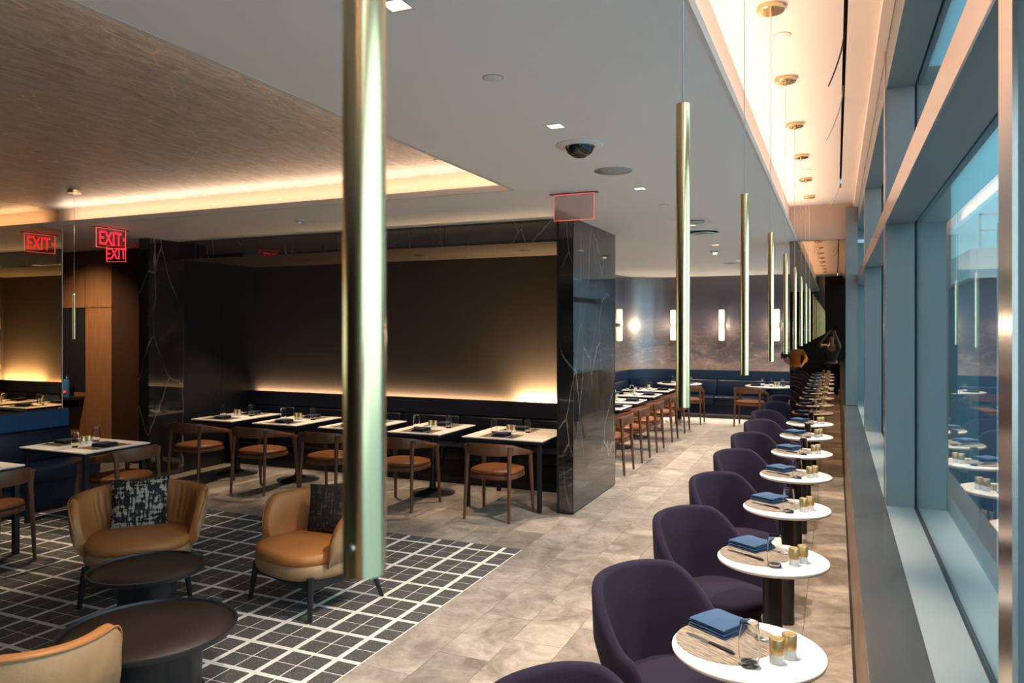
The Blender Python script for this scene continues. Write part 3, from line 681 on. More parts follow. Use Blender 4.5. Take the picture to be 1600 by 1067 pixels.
def setting_round(cx, cy, where, rz, full=True, z=.745):
    def L_(dx, dy): return (cx + dx, cy + dy, z)
    place('mat', mk_mat, L_(-.065, .025), rz, 'grey striped round placemat on %s' % where, 'round striped placemats')
    place('glass', mk_glass, L_(.02, -.145), 0, 'clear tumbler standing empty on %s' % where, 'tumblers on the window tables')
    place('shaker', mk_shaker, L_(.105, -.085), .2, 'brass capped shaker on %s, nearer' % where, 'shakers on the window tables')
    place('shaker', mk_shaker, L_(.142, -.028), .9, 'brass capped shaker on %s, farther' % where, 'shakers on the window tables')
    if not full: return
    p = L_(-.115, .145); place('napkin', mk_napkin(), (p[0], p[1], z + .003), rz + .05, 'blue folded napkin on the placemat of %s' % where, 'napkins on the window tables')
    p = L_(-.133, -.02); place('knife', mk_knife, (p[0], p[1], z + .0026), rz + PI + .03, 'steel knife beside the blue napkin on %s' % where, 'knives on the window tables')
    p = L_(-.012, .115); place('fork', mk_fork, (p[0], p[1], z + .0026), rz + .10, 'steel fork beyond the blue napkin on %s' % where, 'forks on the window tables')
for k in range(-2, 7):
    y = 2.82 + 1.157 * k
    wh_ = 'the %s round window table from the camera' % ORD[k] if k >= 0 else ('the round table just behind the view, mirrored' if k == -1 else 'the round table farthest back in the mirror')
    place('round', mk_round, (PX, y, 0), 0, (wh_.replace('the ', '', 1) if k < 0 else '%s round window table from the camera' % ORD[k]) + ', white top on black column', 'round marble tables along the window')
    setting_round(PX, y, wh_, FA, True)

def mk_rect(W_, D_, legs):
    def f():
        t = thing('dining_table', '', 'table'); zt = .745
        b = box(BM(), -W_ / 2, W_ / 2, -D_ / 2, D_ / 2, zt - .014, zt); obj('tabletop', b, marble_top, t, bevel=.003)
        b = box(BM(), -W_ / 2 + .01, W_ / 2 - .01, -D_ / 2 + .01, D_ / 2 - .01, zt - .042, zt - .0145); obj('underframe', b, blackm, t)
        if legs:
            for sx in (-1, 1):
                for sy in (-1, 1):
                    b = box(BM(), sx * (W_ / 2 - .05) - .022, sx * (W_ / 2 - .05) + .022, sy * (D_ / 2 - .05) - .022, sy * (D_ / 2 - .05) + .022, 0, zt - .042); obj('leg', b, blackm, t, bevel=.004)
        else:
            b = BM(); lathe(b, [(.26, 0), (.262, .006), (.25, .014), (.10, .035), (.045, .06), (.035, .10), (.035, zt - .042)], n=40); obj('pedestal', b, blackm, t, smooth=40)
        return t
    return f
def setting_rect(cx, cy, rz, where, dxs=0, detail=True):
    R_ = Matrix.Rotation(rz, 3, 'Z'); z = .745
    def L_(x_, y_, dz=0): v = R_ @ Vector((x_ + dxs, y_, 0)); return (cx + v.x, cy + v.y, z + dz)
    for s, nm in ((-1, 'chair side'), (1, 'bench side')):
        place('matr', mk_matr, L_(0, s * .26), rz, 'oblong striped placemat on the %s of %s' % (nm, where), 'oblong placemats')
        place('napkin_d', mk_napkin(napk_d), L_(.0, s * .27, .003), rz + PI / 2 + .05 * s, 'dark folded napkin on the %s of %s' % (nm, where), 'dark napkins')
        if detail:
            place('knife', mk_knife, L_(s * -.145, s * .27, .0026), rz + PI / 2, 'steel knife on the %s of %s' % (nm, where), 'knives on the dining tables')
            place('fork', mk_fork, L_(s * .145, s * .27, .0026), rz + PI / 2, 'steel fork on the %s of %s' % (nm, where), 'forks on the dining tables')
    for s, nm in ((-1, 'left'), (1, 'right')):
        place('glass', mk_glass, L_(s * .17, .075 * s), 0, 'clear tumbler %s of the shakers on %s' % (nm, where), 'tumblers on the dining tables')
        place('shaker', mk_shaker, L_(s * .03, .0), 0, 'brass capped shaker on %s, %s' % (where, nm), 'shakers on the dining tables')

# walnut armchair
def mk_dining_chair():
    t = thing('dining_chair', '', 'chair')
    b = BM(); pad(b, .255, .245, .445, .492, pw=3.0, cy=.0, dome=.022, r=.022); obj('seat', b, seatm, t, smooth=50)
    b = BM(); pad(b, .258, .250, .405, .447, pw=3.0, dome=0, r=.006); obj('seat_frame', b, wood, t, smooth=40)
    fl_, rl_ = (.283, .27), (.242, -.265)
    for sx in (-1, 1):
        b = BM(); leg(b, (sx * fl_[0], fl_[1], 0), (sx * .262, .225, .635), .028, .050, .026, .044); obj('leg', b, wood, t, smooth=40)
        b = BM(); leg(b, (sx * rl_[0], rl_[1], 0), (sx * .226, -.222, .735), .026, .046, .028, .046, .05); obj('leg', b, wood, t, smooth=40)
    # rail: arm to arm round the back
    half = [((.262, .262, .612), .036, .040), ((.266, .18, .630), .045, .040), ((.268, .05, .652), .058, .038), ((.262, -.09, .680), .076, .034), ((.244, -.195, .700), .100, .030), ((.185, -.262, .705), .114, .026), ((.09, -.290, .706), .120, .024), ((0, -.298, .706), .122, .024)]
    pts = half + [((-p[0], p[1], p[2]), h, w) for p, h, w in reversed(half[:-1])]
    rings = []
    for i, (p, h, w) in enumerate(pts):
        a = Vector(pts[max(i - 1, 0)][0]); c = Vector(pts[min(i + 1, len(pts) - 1)][0]); d = (c - a); d.z = 0; d.normalize(); nr = Vector((-d.y, d.x, 0)); p = Vector(p)
        ring = []
        for u_, v_ in ((-.5, -.35), (-.5, .35), (-.3, .5), (.3, .5), (.5, .35), (.5, -.35), (.3, -.5), (-.3, -.5)):
            ring.append(p + nr * u_ * w + Vector((0, 0, v_ * h)))
        rings.append(ring)
    b = BM(); loft(b, rings); obj('back_rail', b, wood, t, smooth=50)
    return t

# alcove tables
AT = [(-7.18, .66, 0), (-6.19, .66, 0), (-5.21, .66, 0), (-4.265, .66, 0), (-3.20, .92, 1)]
names = ['far left', 'second from left', 'middle', 'fourth from left', 'rightmost']
for (x, w_, lg), nm in zip(AT, names):
    cy = 7.57
    wh_ = 'the %s alcove table' % nm
    place('rect%d' % lg, mk_rect(w_, .90, lg), (x, cy, 0), 0, '%s marble topped table in the dark alcove, %s' % (nm, 'on four square legs' if lg else 'on a round black foot'), 'alcove dining tables')
    setting_rect(x, cy, 0, wh_, dxs=(-.08 if lg else 0))
    place('dchair', mk_dining_chair, (x + .02 + (.03 if lg else 0), 6.925, 0), 0, 'walnut armchair with cognac seat at %s' % wh_, 'walnut chairs at the alcove tables')
    spot('alcove_spot', (x, 7.62, 2.77), 120, 62, (1.0, 0.74, 0.48), .02, .6)
# left bench tables
for nm, x, y in (('nearer', -6.75, 3.83), ('farther', -6.81, 5.14)):
    wh_ = 'the %s table at the left mirror bench' % nm
    place('rect_l', mk_rect(.92, .72, 1), (x, y, 0), 0, '%s white topped table on black legs at the left mirror bench' % nm, 'tables at the left bench')
    setting_rect(x, y, -PI / 2, wh_)
    place('dchair', mk_dining_chair, (x + .43 + .03, y + .02, 0), PI / 2, 'walnut armchair with cognac seat at %s' % wh_, 'walnut chairs at the left bench')
    spot('bench_spot', (x, y, 3.2), 110, 55, (1.0, 0.76, 0.52), .02, .6)

# ------------------------------------------------------------------ benches
def mk_bench(name, label, loc, rz, length, nseg, topz=.985, seat_d=.62, gap=.06, slope=0.03, mb=navy_pad, mc=navy):
    """local: runs along +x from 0 to length, faces -y, rear of the back panel at y=0"""
    t = thing(name, label, 'bench', loc, rz)
    bx('toe_kick', blackm, .02, length - .02, -seat_d + .10, 0, 0, .10, t)
    bx('base_panel', mc, 0, length, -seat_d + .02, 0, .10, .30, t)
    w = length / nseg
    for i in range(nseg):
        b = box(BM(), i * w + .003, (i + 1) * w - .003, -seat_d, -.10, .30, .46); obj('seat_cushion', b, mc, t, bevel=.03, seg=3, smooth=50)
        b = BM(); loft(b, [[(i * w + .003, -.17, .46), (i * w + .003, -.12, topz - .20), (i * w + .003, -.04, topz - .20), (i * w + .003, -.04, .46)], [((i + 1) * w - .003, -.17, .46), ((i + 1) * w - .003, -.12, topz - .20), ((i + 1) * w - .003, -.04, topz - .20), ((i + 1) * w - .003, -.04, .46)]], smooth=False)
        obj('back_cushion', b, mc, t, bevel=.02, seg=2, smooth=50)
    bx('back_panel', mb, 0, length, -.09, 0, topz - .19, topz, t, bevel=.004)
    bx('back_frame', blackm, 0, length, -.035, -.001, .30, topz - .19, t)
    return t
mk_bench('banquette', 'long navy leather banquette across the dark alcove', (-7.86, 8.585, 0), 0, 5.22, 6, seat_d=.55, mb=mat('dark_navy_panel', (0.002, 0.004, 0.016), 0.6), mc=mat('near_black_leather', (0.002, 0.003, 0.009), 0.36))
mk_bench('banquette', 'blue leather banquette against the bronze mirror at left', (-8.09, 1.6, 0), PI / 2, 4.23, 4, mb=blue_pad).rotation_euler = (0, 0, PI / 2)
bb = mk_bench('banquette', 'navy banquette under the cloud mural on the far wall', (-3.35, BACKY - .03, 0), 0, 3.0, 3)
bb = mk_bench('banquette', 'navy banquette along the left side of the far room', (-4.22, 9.2, 0), PI / 2, 6.6, 6)
# rounded corner piece joining them
t = thing('corner_banquette', 'rounded navy corner seat joining the two far banquettes', 'bench', (0, 0, 0))
def arc_piece(nm, m, r0, r1, z0, z1):
    cx, cy = -3.35, BACKY - .9; rings = []
    for k in range(13):
        a = PI - k / 12 * PI / 2; c, s = math.cos(a), math.sin(a)
        rings.append([(cx + r0 * c, cy + r0 * s, z0), (cx + r1 * c, cy + r1 * s, z0), (cx + r1 * c, cy + r1 * s, z1), (cx + r0 * c, cy + r0 * s, z1)])
    return obj(nm, loft(BM(), rings), m, t, smooth=40)
arc_piece('back_panel', navy_pad, .78, .87, .795, .985); arc_piece('back_cushion', navy, .70, .86, .46, .79); arc_piece('seat_cushion', navy, .26, .78, .30, .46); arc_piece('toe_kick', blackm, .34, .80, 0, .30)

# far room tables and chairs
YB = [9.70, 10.66, 11.62, 12.76, 13.90]
for i, y in enumerate(YB):
    wh_ = 'the %s far-room table from the marble divider' % ORD[i]
    place('rect_b', mk_rect(.66, .86, 0), (-3.22, y, 0), PI / 2, '%s marble table in the far row, counted from the divider' % ORD[i], 'far room dining tables')
    setting_rect(-3.22, y, PI / 2, wh_, detail=False)
    place('dchair', mk_dining_chair, (-2.76, y - .04, 0), PI / 2, 'walnut armchair with leather seat at %s' % wh_, 'walnut chairs in the far row')
    spot('far_spot', (-3.15, y, 3.0), 130, 80, (1.0, 0.80, 0.62), .02, .6)
for i, (x, y, cx, cy, cr) in enumerate(((-3.0, 15.75, -2.70, 15.18, .10), (-1.22, 15.72, -1.52, 15.15, -.15))):
    nm = ('left', 'right')[i]; wh_ = 'the %s round table under the mural' % nm
    place('round_b', lambda: mk_round(R=.46, rb=.05), (x, y, 0), 0, '%s white round table before the far mural bench' % nm, 'round tables under the mural')
    for j, (dx, dy) in enumerate(((-.12, -.1), (.05, -.16), (.26, -.08))):
        place('glass', mk_glass, (x + dx, y + dy, .745), 0, 'clear tumbler on %s, %s from left' % (wh_, ORD[j]), 'tumblers under the mural')
    for j, dx in enumerate((.12, .18)):
        place('shaker', mk_shaker, (x + dx, y - .1, .745), 0, 'brass capped shaker on %s, %s one' % (wh_, ('left', 'right')[j]), 'shakers under the mural')
    for j, dx in enumerate((-.25, .2)):
        place('napkin_d', mk_napkin(napk_d), (x + dx, y + (-.1 if j == 0 else .18), .745), .3, 'dark folded napkin on %s, %s one' % (wh_, ('left', 'right')[j]), 'napkins under the mural')
    place('dchair', mk_dining_chair, (cx, cy, 0), cr, 'walnut armchair with leather seat at %s' % wh_, 'walnut chairs under the mural')
    spot('far_spot', (x, y, 3.0), 130, 80, (1.0, 0.80, 0.62), .02, .6)
# sconces
def mk_sconce():
    t = thing('wall_sconce', '', 'light')
    bx('wall_plate', brass2, -.05, .05, -.02, 0, -.04, .04, t, bevel=.003)
    b = BM(); lathe(b, [(.068, -.035), (.068, .035)], n=24); o = obj('brass_band', b, brass2, t, smooth=40); o.location = (0, -.09, 0)
    for s in (-1, 1):
        b = BM(); z0, z1 = (.036, .335) if s > 0 else (-.335, -.036)
        lathe(b, [(.045, z0), (.060, z0 + .012), (.062, z0 + .03), (.062, z1 - .03), (.057, z1 - .008), (.045, z1)], n=24); o = obj('glass_tube', b, glow, t, smooth=50); o.location = (0, -.09, 0)
    return t
for i, (x, y, rz) in enumerate(((-4.25, 15.30, PI / 2), (-3.30, BACKY, 0), (-2.26, BACKY, 0), (-1.14, BACKY, 0))):
    place('sconce', mk_sconce, (x, y, 1.955), rz, ['glowing double tube sconce beside the marble divider, on the side wall', 'glowing double tube sconce left of the tallest mid pendant', 'glowing double tube sconce at the middle of the mural', 'glowing double tube sconce nearest the smoked mirror'][i], 'sconces on the mural')
    n_ = Vector((math.cos(rz - PI / 2), math.sin(rz - PI / 2)))
    l = bpy.data.lights.new('sconce_lamp', 'POINT'); l.energy = 9; l.specular_factor = 0.0; l.color = (1, .78, .5); l.shadow_soft_size = .05
    o = bpy.data.objects.new('sconce_lamp', l); C.objects.link(o); o.location = (x + n_.x * .25, y + n_.y * .25, 1.955)
strip('mural_fill_strip', (-2.0, BACKY - .25, 2.2), 2.6, .03, 0.01, (0, 0.2, 1))  # faint upward fill added to echo the sconce glow; no cove stands here

# ------------------------------------------------------------------ lounge group
def mk_lounge():
    t = thing('lounge_chair', '', 'armchair')
    def zt(a):
        d = math.degrees(a)
        top = .722 - .035 * smooth01(d / 95)
        if d > 92: top -= (.687 - .36) * (1 - math.sqrt(max(0, 1 - ((d - 92) / 27.0) ** 2)))
        return max(top, .37)
    def pl(ph):
        d = abs(math.degrees(ph))
        if 24 < d < 62: return .006 * (math.sin((d - 24) / 38 * PI)) * (1 - 2 * abs(math.sin((d - 24) / 38 * PI * 5)))
        return 0
    shell('backrest', tan, t, math.radians(118), .41, .355, zt, .072, .36, .265, .20, lean=.16, n=240, pw=2.5, pleat=pl, bulge=.03)
    return t
def lounge_outer(t):
    def zt(a):
        d = math.degrees(a)
        top = .722 - .035 * smooth01(d / 95)
        if d > 92: top -= (.687 - .36) * (1 - math.sqrt(max(0, 1 - ((d - 92) / 27.0) ** 2)))
        return max(top, .37) - .020
    n = 90; pw = 2.5; rings = []
    for i in range(n + 1):
        ph = math.radians(118) * (-1 + 2 * i / n); s_, c_ = math.sin(ph), -math.cos(ph); k = (abs(s_) ** pw + abs(c_) ** pw) ** (-1 / pw); top = zt(abs(ph)); zo = .262
        def P_(off, z, tp=0.0):
            hh = (z - .4) * .16; return (s_ * k * .41 * (1 - tp) + s_ * (off + hh), c_ * k * .355 * (1 - tp) + c_ * (off + hh), z)
        g = .005
        rings.append([P_(-.012, top + .006), P_(g, top - .012), P_(.015 + g, zo + (top - zo) * .62), P_(.009 + g, zo + (top - zo) * .35, .2 * .28), P_(-.01 + g, zo + (top - zo) * .12, .2 * .7), P_(-.03 + g, zo, .20), P_(-.04, zo, .2), P_(-.02, zo + (top - zo) * .12, .2 * .7), P_(-.002, zo + (top - zo) * .35, .2 * .28), P_(.004, zo + (top - zo) * .62), P_(-.01, top - .012)])
    osh = obj('outer_shell', loft(BM(), rings), tan_out, t, smooth=50)
    # piping along the rim
    pts = []
    for i in range(0, n + 1, 1):
        ph = math.radians(117) * (-1 + 2 * i / n); s_, c_ = math.sin(ph), -math.cos(ph); k = (abs(s_) ** pw + abs(c_) ** pw) ** (-1 / pw); z = zt(abs(ph)) + .007; hh = (z - .4) * .16
        pts.append((s_ * k * .41 + s_ * (hh + .001), c_ * k * .355 + c_ * (hh + .001), z))
    b = BM(); tube(b, pts, .0045, 6); obj('piping', b, tan, osh, smooth=60)
    b = BM(); pad(b, .345, .335, .33, .415, pw=2.8, cy=.045, dome=.028, r=.035); obj('seat_cushion', b, tan, t, smooth=60)
    b = BM(); pad(b, .350, .335, .235, .350, pw=2.8, cy=.042, dome=0, r=.04); obj('seat_base', b, tan_out, t, smooth=60)
    b = BM()
    for (a, c) in (((-.285, -.235), (.285, -.235)), ((-.31, .27), (.31, .27)), ((-.29, -.24), (-.315, .27)), ((.29, -.24), (.315, .27))):
        d = (Vector(c) - Vector(a)).normalized(); nn = Vector((-d.y, d.x)) * .014
        loft(b, [[(a[0] + nn.x, a[1] + nn.y, .19), (a[0] - nn.x, a[1] - nn.y, .19), (a[0] - nn.x, a[1] - nn.y, .245), (a[0] + nn.x, a[1] + nn.y, .245)], [(c[0] + nn.x, c[1] + nn.y, .19), (c[0] - nn.x, c[1] - nn.y, .19), (c[0] - nn.x, c[1] - nn.y, .245), (c[0] + nn.x, c[1] + nn.y, .245)]], smooth=False)
    obj('leg_frame', b, blackm, t)
    for sx in (-1, 1):
        b = BM(); leg(b, (sx * .345, .30, 0), (sx * .31, .27, .27), .030, .046); obj('leg', b, blackm, t, smooth=40)
        b = BM(); leg(b, (sx * .33, -.32, 0), (sx * .285, -.23, .27), .030, .046); obj('leg', b, blackm, t, smooth=40)
    return t
def facing(dx, dy): return math.atan2(dy, dx) - PI / 2
for lab, x, y, rz in (('tan leather lounge chair holding the black and silver cushion', -4.66, 3.95, facing(.70, -.715)),
                      ('tan leather lounge chair behind the foreground pendant, dark cushion in it', -3.36, 4.30, facing(-.27, -.96)),
                      ('tan leather lounge chair at the bottom left corner, back turned to us', -3.13, 1.98, facing(-.38, .925)),
                      ('tan leather lounge chair barely showing at the left edge', -5.50, 2.75, facing(.97, .2))):
    place('lounge', lambda: lounge_outer(mk_lounge()), (x, y, 0), rz, lab, 'tan leather lounge chairs')
def pillow(name, m, lab, loc, rot, S=.40, T_=.07):
    b = BM(); n = 14
    for s in (1, -1):
        g = [[b.verts.new(((-1 + 2 * i / n) * S / 2 * (1 - .06 * (1 - abs(-1 + 2 * j / n) ** 2) * abs(-1 + 2 * i / n)), s * T_ * (max(0, (1 - (-1 + 2 * i / n) ** 2) * (1 - (-1 + 2 * j / n) ** 2)) ** .45), S / 2 * (-1 + 2 * j / n) * (1 - .06 * (1 - abs(-1 + 2 * i / n) ** 2)))) for j in range(n + 1)] for i in range(n + 1)]
        for i in range(n):
            for j in range(n): b.faces.new((g[i][j], g[i + 1][j], g[i + 1][j + 1], g[i][j + 1]))
    bmesh.ops.remove_doubles(b, verts=b.verts, dist=.0008)
    o = obj(name, b, m, smooth=80); o.location = loc; o.rotation_euler = rot; tag(o, lab, 'cushion'); return o
r1 = facing(.70, -.715)
pillow('throw_cushion', cush1, 'square black and silver patterned cushion on the left lounge chair', (-4.66 - .70 * .155 - .03, 3.95 + .715 * .155, .575), (math.radians(20), 0, r1 + .03))
r2 = facing(-.27, -.96)
pillow('throw_cushion', cush2, 'dark brocade cushion on the lounge chair behind the pendant', (-3.36 + .27 * .15 - .03, 4.30 + .96 * .16, .59), (math.radians(18), .12, r2 + .35), S=.38)
def tray_table(lab, x, y, R, z, rb):
    t = thing('coffee_table', lab, 'table', (x, y, 0))
    b = BM(); lathe(b, [(R * .90, z - .035), (R, z - .022), (R + .004, z), (R - .010, z + .002), (R - .016, z - .012), (R * .5, z - .012), (.01, z - .012)], n=72); obj('tray_top', b, blackt, t, smooth=40)
    b = BM(); lathe(b, [(R - .018, z - .0118), (R - .018, z - .0095), (R * .5, z - .0092)], n=72); obj('leather_inlay', b, brownin, t)
    b = BM(); lathe(b, [(rb * 1.02, 0), (rb * 1.02, .02), (rb * .96, .03), (rb * .98, z * .6), (rb * 1.03, z - .05), (rb * 1.10, z - .034)], n=56); obj('drum_base', b, blackt, t, smooth=40)
    return t
tray_table('smaller black tray coffee table nearer the left lounge chair', -3.905, 3.36, .335, .425, .17)
tray_table('larger low black tray coffee table in front of the smaller one', -3.24, 2.80, .425, .36, .26)

# ------------------------------------------------------------------ ceiling fixtures
def mk_down():
    t = thing('square_downlight', '', 'downlight')
    b = BM(); s_, q = .052, .040
    for (a0, a1, b0, b1) in ((-s_, s_, -s_, -q), (-s_, s_, q, s_), (-s_, -q, -q, q), (q, s_, -q, q)): box(b, a0, a1, b0, b1, -.003, 0)
    obj('trim_frame', b, whitep, t)
    bx('lamp_face', lens_e, -q, q, -q, q, -.0015, 0, t); return t
for i, (x, y) in enumerate(((-1.40, 2.23), (-1.43, 3.92), (-1.45, 5.95), (-1.45, 8.3), (-1.5, 10.4), (-1.5, 13.0))):
    place('down', mk_down, (x, y, CZ), 0, 'small square lit downlight in the grey ceiling, %s along the aisle' % ORD[i], 'square aisle downlights')
    spot('aisle_spot', (x, y, CZ - .01), 220, 100, (1.0, 0.87, 0.73), .03, .7)
def mk_cap(r=.042):
    t = thing('fire_sprinkler', '', 'sprinkler')
    b = BM(); lathe(b, [(r * .85, -.006), (r, -.003), (r, 0)], n=28); obj('cover_disc', b, whitep, t, smooth=40)
    b = BM(); lathe(b, [(r + .006, -.0015), (r + .006, 0)], n=28); obj('shadow_ring', b, greyp, t); return t
for i, (x, y, z, w_) in enumerate(((-1.41, 3.05, CZ, 'above the aisle near the camera'), (-1.45, 6.85, CZ, 'beyond the dome camera'), (-2.15, 11.2, CZ, 'over the far room'), (-.265, 4.27, WZ, 'between the pendants of the pale tray'), (-.27, 8.0, WZ, 'deep in the pale window tray'), (-2.9, 5.25, TZ, 'on the bright end of the silver ceiling'))):
    place('cap', mk_cap, (x, y, z), 0, 'flat round white sprinkler cap ' + w_, 'flush sprinkler caps')
t = thing('dome_camera', 'black glass security dome set in a round white ceiling ring', 'camera', (-1.44, 4.38, CZ))
b = BM(); lathe(b, [(.145, 0), (.145, -.006), (.138, -.012), (.095, -.016), (.090, -.008)], n=40); obj('trim_ring', b, whitep, t, smooth=40)
b = BM(); lathe(b, [(.088, -.012), (.085, -.03), (.072, -.052), (.048, -.068), (.02, -.074), (.001, -.075)], n=40); obj('dome', b, mat('dome_glass', (0.015, 0.016, 0.018), 0.04, spec=0.8), t, smooth=60)
b = BM(); lathe(b, [(.042, -.070), (.040, -.0745), (.030, -.0765), (.001, -.077)], n=30); obj('lens', b, blackh, t, smooth=40)
t = thing('ceiling_speaker', 'flat round grey ceiling speaker next to the dome camera', 'speaker', (-1.46, 5.2, CZ))
b = BM(); lathe(b, [(.135, 0), (.135, -.004), (.128, -.006), (.127, 0)], n=40); obj('rim', b, greyp, t, smooth=40)
b = BM(); lathe(b, [(.126, 0), (.126, -.004), (.02, -.005)], n=40); obj('grille', b, greyp, t)
t = thing('ceiling_speaker', 'flat round ceiling speaker far down the aisle', 'speaker', (-1.66, 13.4, CZ))
b = BM(); lathe(b, [(.15, 0), (.15, -.008)], n=32); obj('rim', b, whitep, t); b = BM(); lathe(b, [(.135, -.008), (.13, -.010)], n=32); obj('grille', b, greyp, t)
t = thing('smoke_detector', 'white smoke detector in the ceiling of the far room', 'detector', (-1.62, 11.2, CZ))
b = BM(); lathe(b, [(.07, 0), (.07, -.015), (.055, -.03)], n=28); obj('base', b, whitep, t, smooth=40); b = BM(); lathe(b, [(.03, -.03), (.03, -.05), (.015, -.056)], n=20); obj('sensor_head', b, lens_e, t, smooth=40)  # sensor head shares the lamp glow material, though it is no lamp
t = thing('air_diffuser', 'round white air diffuser on the ceiling before the far room', 'vent', (-1.43, 8.95, CZ))
for r_, z_ in ((.19, -.004), (.14, -.022), (.09, -.040)):
    b = BM(); lathe(b, [(r_, 0 if r_ > .18 else z_ + .01), (r_, z_), (r_ - .035, z_ + .012)], n=36); obj('ring', b, whitep, t, smooth=40)
t = thing('air_diffuser', 'square flush white air vent panel above the far aisle', 'vent', (-1.40, 8.0, CZ))
bx('frame', whitep, -.2, .2, -.2, .2, -.005, 0, t); b = BM(); lathe(b, [(.13, -.02), (.14, -.012), (.09, -.008)], n=30); obj('ring', b, greyp, t, smooth=40)
t = thing('fire_sprinkler', 'small white sprinkler head with sensor before the alcove lintel', 'sprinkler', (-5.13, 6.3, CZ))
b = BM(); lathe(b, [(.055, 0), (.055, -.008), (.03, -.012)], n=24); obj('base', b, whitep, t, smooth=40); b = BM(); lathe(b, [(.025, -.012), (.032, -.03), (.02, -.045), (.005, -.05)], n=18); obj('sensor', b, whitep, t, smooth=40)
t = thing('round_downlight', 'tiny lit round downlight beside the left exit sign', 'downlight', (-8.9, 6.35, CZ))
b = BM(); lathe(b, [(.05, 0), (.05, -.004)], n=20); obj('trim_ring', b, whitep, t); b = BM(); lathe(b, [(.04, -.004), (.04, -.006)], n=20); obj('lamp_face', b, lens_e, t)
spot('hall_spot', (-9.6, 6.3, 2.9), 170, 95, (1, .70, .42), .03, 1.0, aim=(-9.9, 7.6, 1.3))
spot('hall_spot', (-8.9, 6.35, 3.0), 20, 80, (1, .76, .5), .03, .6)
for x in (-6.4, -4.7, -3.3):
    t = thing('alcove_downlight', 'black rimmed downlight in the alcove soffit, %s' % {-6.4: 'left', -4.7: 'middle', -3.3: 'right'}[x], 'downlight', (x, 8.0, 2.79), 0, 'alcove downlights')
    b = BM(); lathe(b, [(.07, 0), (.07, -.004), (.06, -.004), (.055, 0)], n=24); obj('trim_ring', b, blackm, t); b = BM(); lathe(b, [(.05, 0), (.05, -.002)], n=20); obj('recess', b, darkgap, t)

# short pendant in the lounge tray
t = thing('pendant_light', 'lone short brass pendant beside the left mirror edge', 'light', (-6.79, 5.0, 1.79))
b = BM(); lathe(b, [(.0135, 0), (.0135, .43), (.004, .44)], n=24); obj('tube', b, brass2, t, smooth=40)
b = BM(); lathe(b, [(.0016, .43), (.0016, TZ - 1.79 - .02)], n=6); obj('cord', b, cordm, t)
b = BM(); lathe(b, [(.063, TZ - 1.79 - .03), (.065, TZ - 1.79 - .001)], n=30); obj('canopy', b, brass, t, smooth=40)

# wires in the slot
def wire(lab, x, y, dy, dz, dx):
    pts = []
    for i in range(9):
        s_ = i / 8; pts.append((x + dx * s_ ** 1.5, y + dy * s_, WZ + .055 - (dz + .055) * s_ ** .8))
    o = obj('hanging_wire', tube(BM(), pts, .0045, 6), blackh if 'black' in lab else greyp, smooth=60); tag(o, lab, 'wire', 'loose wires in the ceiling slot')
wire('black wire hanging from the ceiling slot, nearest the camera', .045, 4.4, .35, .16, -.085)
wire('pale wire hanging from the ceiling slot, second back', .045, 5.5, .45, .20, -.11)
wire('pale wire hanging low at the far end of the ceiling slot', .045, 8.9, .28, .20, -.10)

# exit signs
def text_mesh(body, h, wfac, parent, m, loc, rot, name='lettering', ext=.002, off=.0):
    c = bpy.data.curves.new(name, 'FONT'); c.body = body; c.size = h / .7; c.extrude = ext; c.offset = off; c.align_x = 'CENTER'
    o = bpy.data.objects.new(name, c); C.objects.link(o); bpy.context.view_layer.update()
    me = bpy.data.meshes.new_from_object(o.evaluated_get(bpy.context.evaluated_depsgraph_get())); C.objects.unlink(o); bpy.data.objects.remove(o)
    me.materials.clear(); me.materials.append(m)
    r = bpy.data.objects.new(name, me); C.objects.link(r); r.parent = parent; r.location = loc; r.rotation_euler = rot; r.scale = (wfac, 1, 1); return r
def exit_sign(lab, loc, rz, W_, H_, letters, canopy=True):
    """local: faces -y, hangs down from z=0"""
    t = thing('exit_sign', lab, 'sign', loc, rz)
    if canopy: bx('ceiling_channel', mat('sign_channel', (0.12, 0.10, 0.10), 0.4), -W_ / 2 - .035, W_ / 2 + .035, -.025, .025, -.008, 0, t)
    bx('acrylic_panel', sign_glass if letters else sign_back, -W_ / 2, W_ / 2, -.003, .003, -H_ - .008, -.008, t)
    b = BM(); e_ = .0035
    box(b, -W_ / 2 - e_, -W_ / 2, -.004, .004, -H_ - .008, -.008); box(b, W_ / 2, W_ / 2 + e_, -.004, .004, -H_ - .008, -.008); box(b, -W_ / 2 - e_, W_ / 2 + e_, -.004, .004, -H_ - .008 - e_, -H_ - .008)
    if canopy: box(b, -W_ / 2, W_ / 2, -.008, .008, -.012, -.0085)
    obj('lit_edge', b, led_edge, t)
    if letters:
        text_mesh('EXIT', H_ * .70, .66, t, led_red, (-.014 if '>' in letters else 0, -.0065, -H_ * .88), (PI / 2, 0, 0), off=.0022)
        if '>' in letters: text_mesh('>', H_ * .24, .8, t, led_red, (W_ / 2 - .022, -.0065, -H_ * .64), (PI / 2, 0, 0), 'arrow', off=.003)
    return t
exit_sign('clear exit sign panel with red lit edges, blank side to us', (-2.0, 5.93, CZ), 0, .345, .215, None)
exit_sign('red lit EXIT sign near the left mirror, upper of two', (-7.5, 5.97, CZ), PI / 2, .37, .215, 'EXIT>')
exit_sign('red lit EXIT sign in the hall, below and behind the other', (-8.96, 7.21, CZ), .35, .26, .215, 'EXIT', True)
# drop the hall sign on its rods to the height seen
hs = [o for o in bpy.data.objects if o.get('label', '').startswith('red lit EXIT sign in the hall')][0]; hs.location.z = CZ
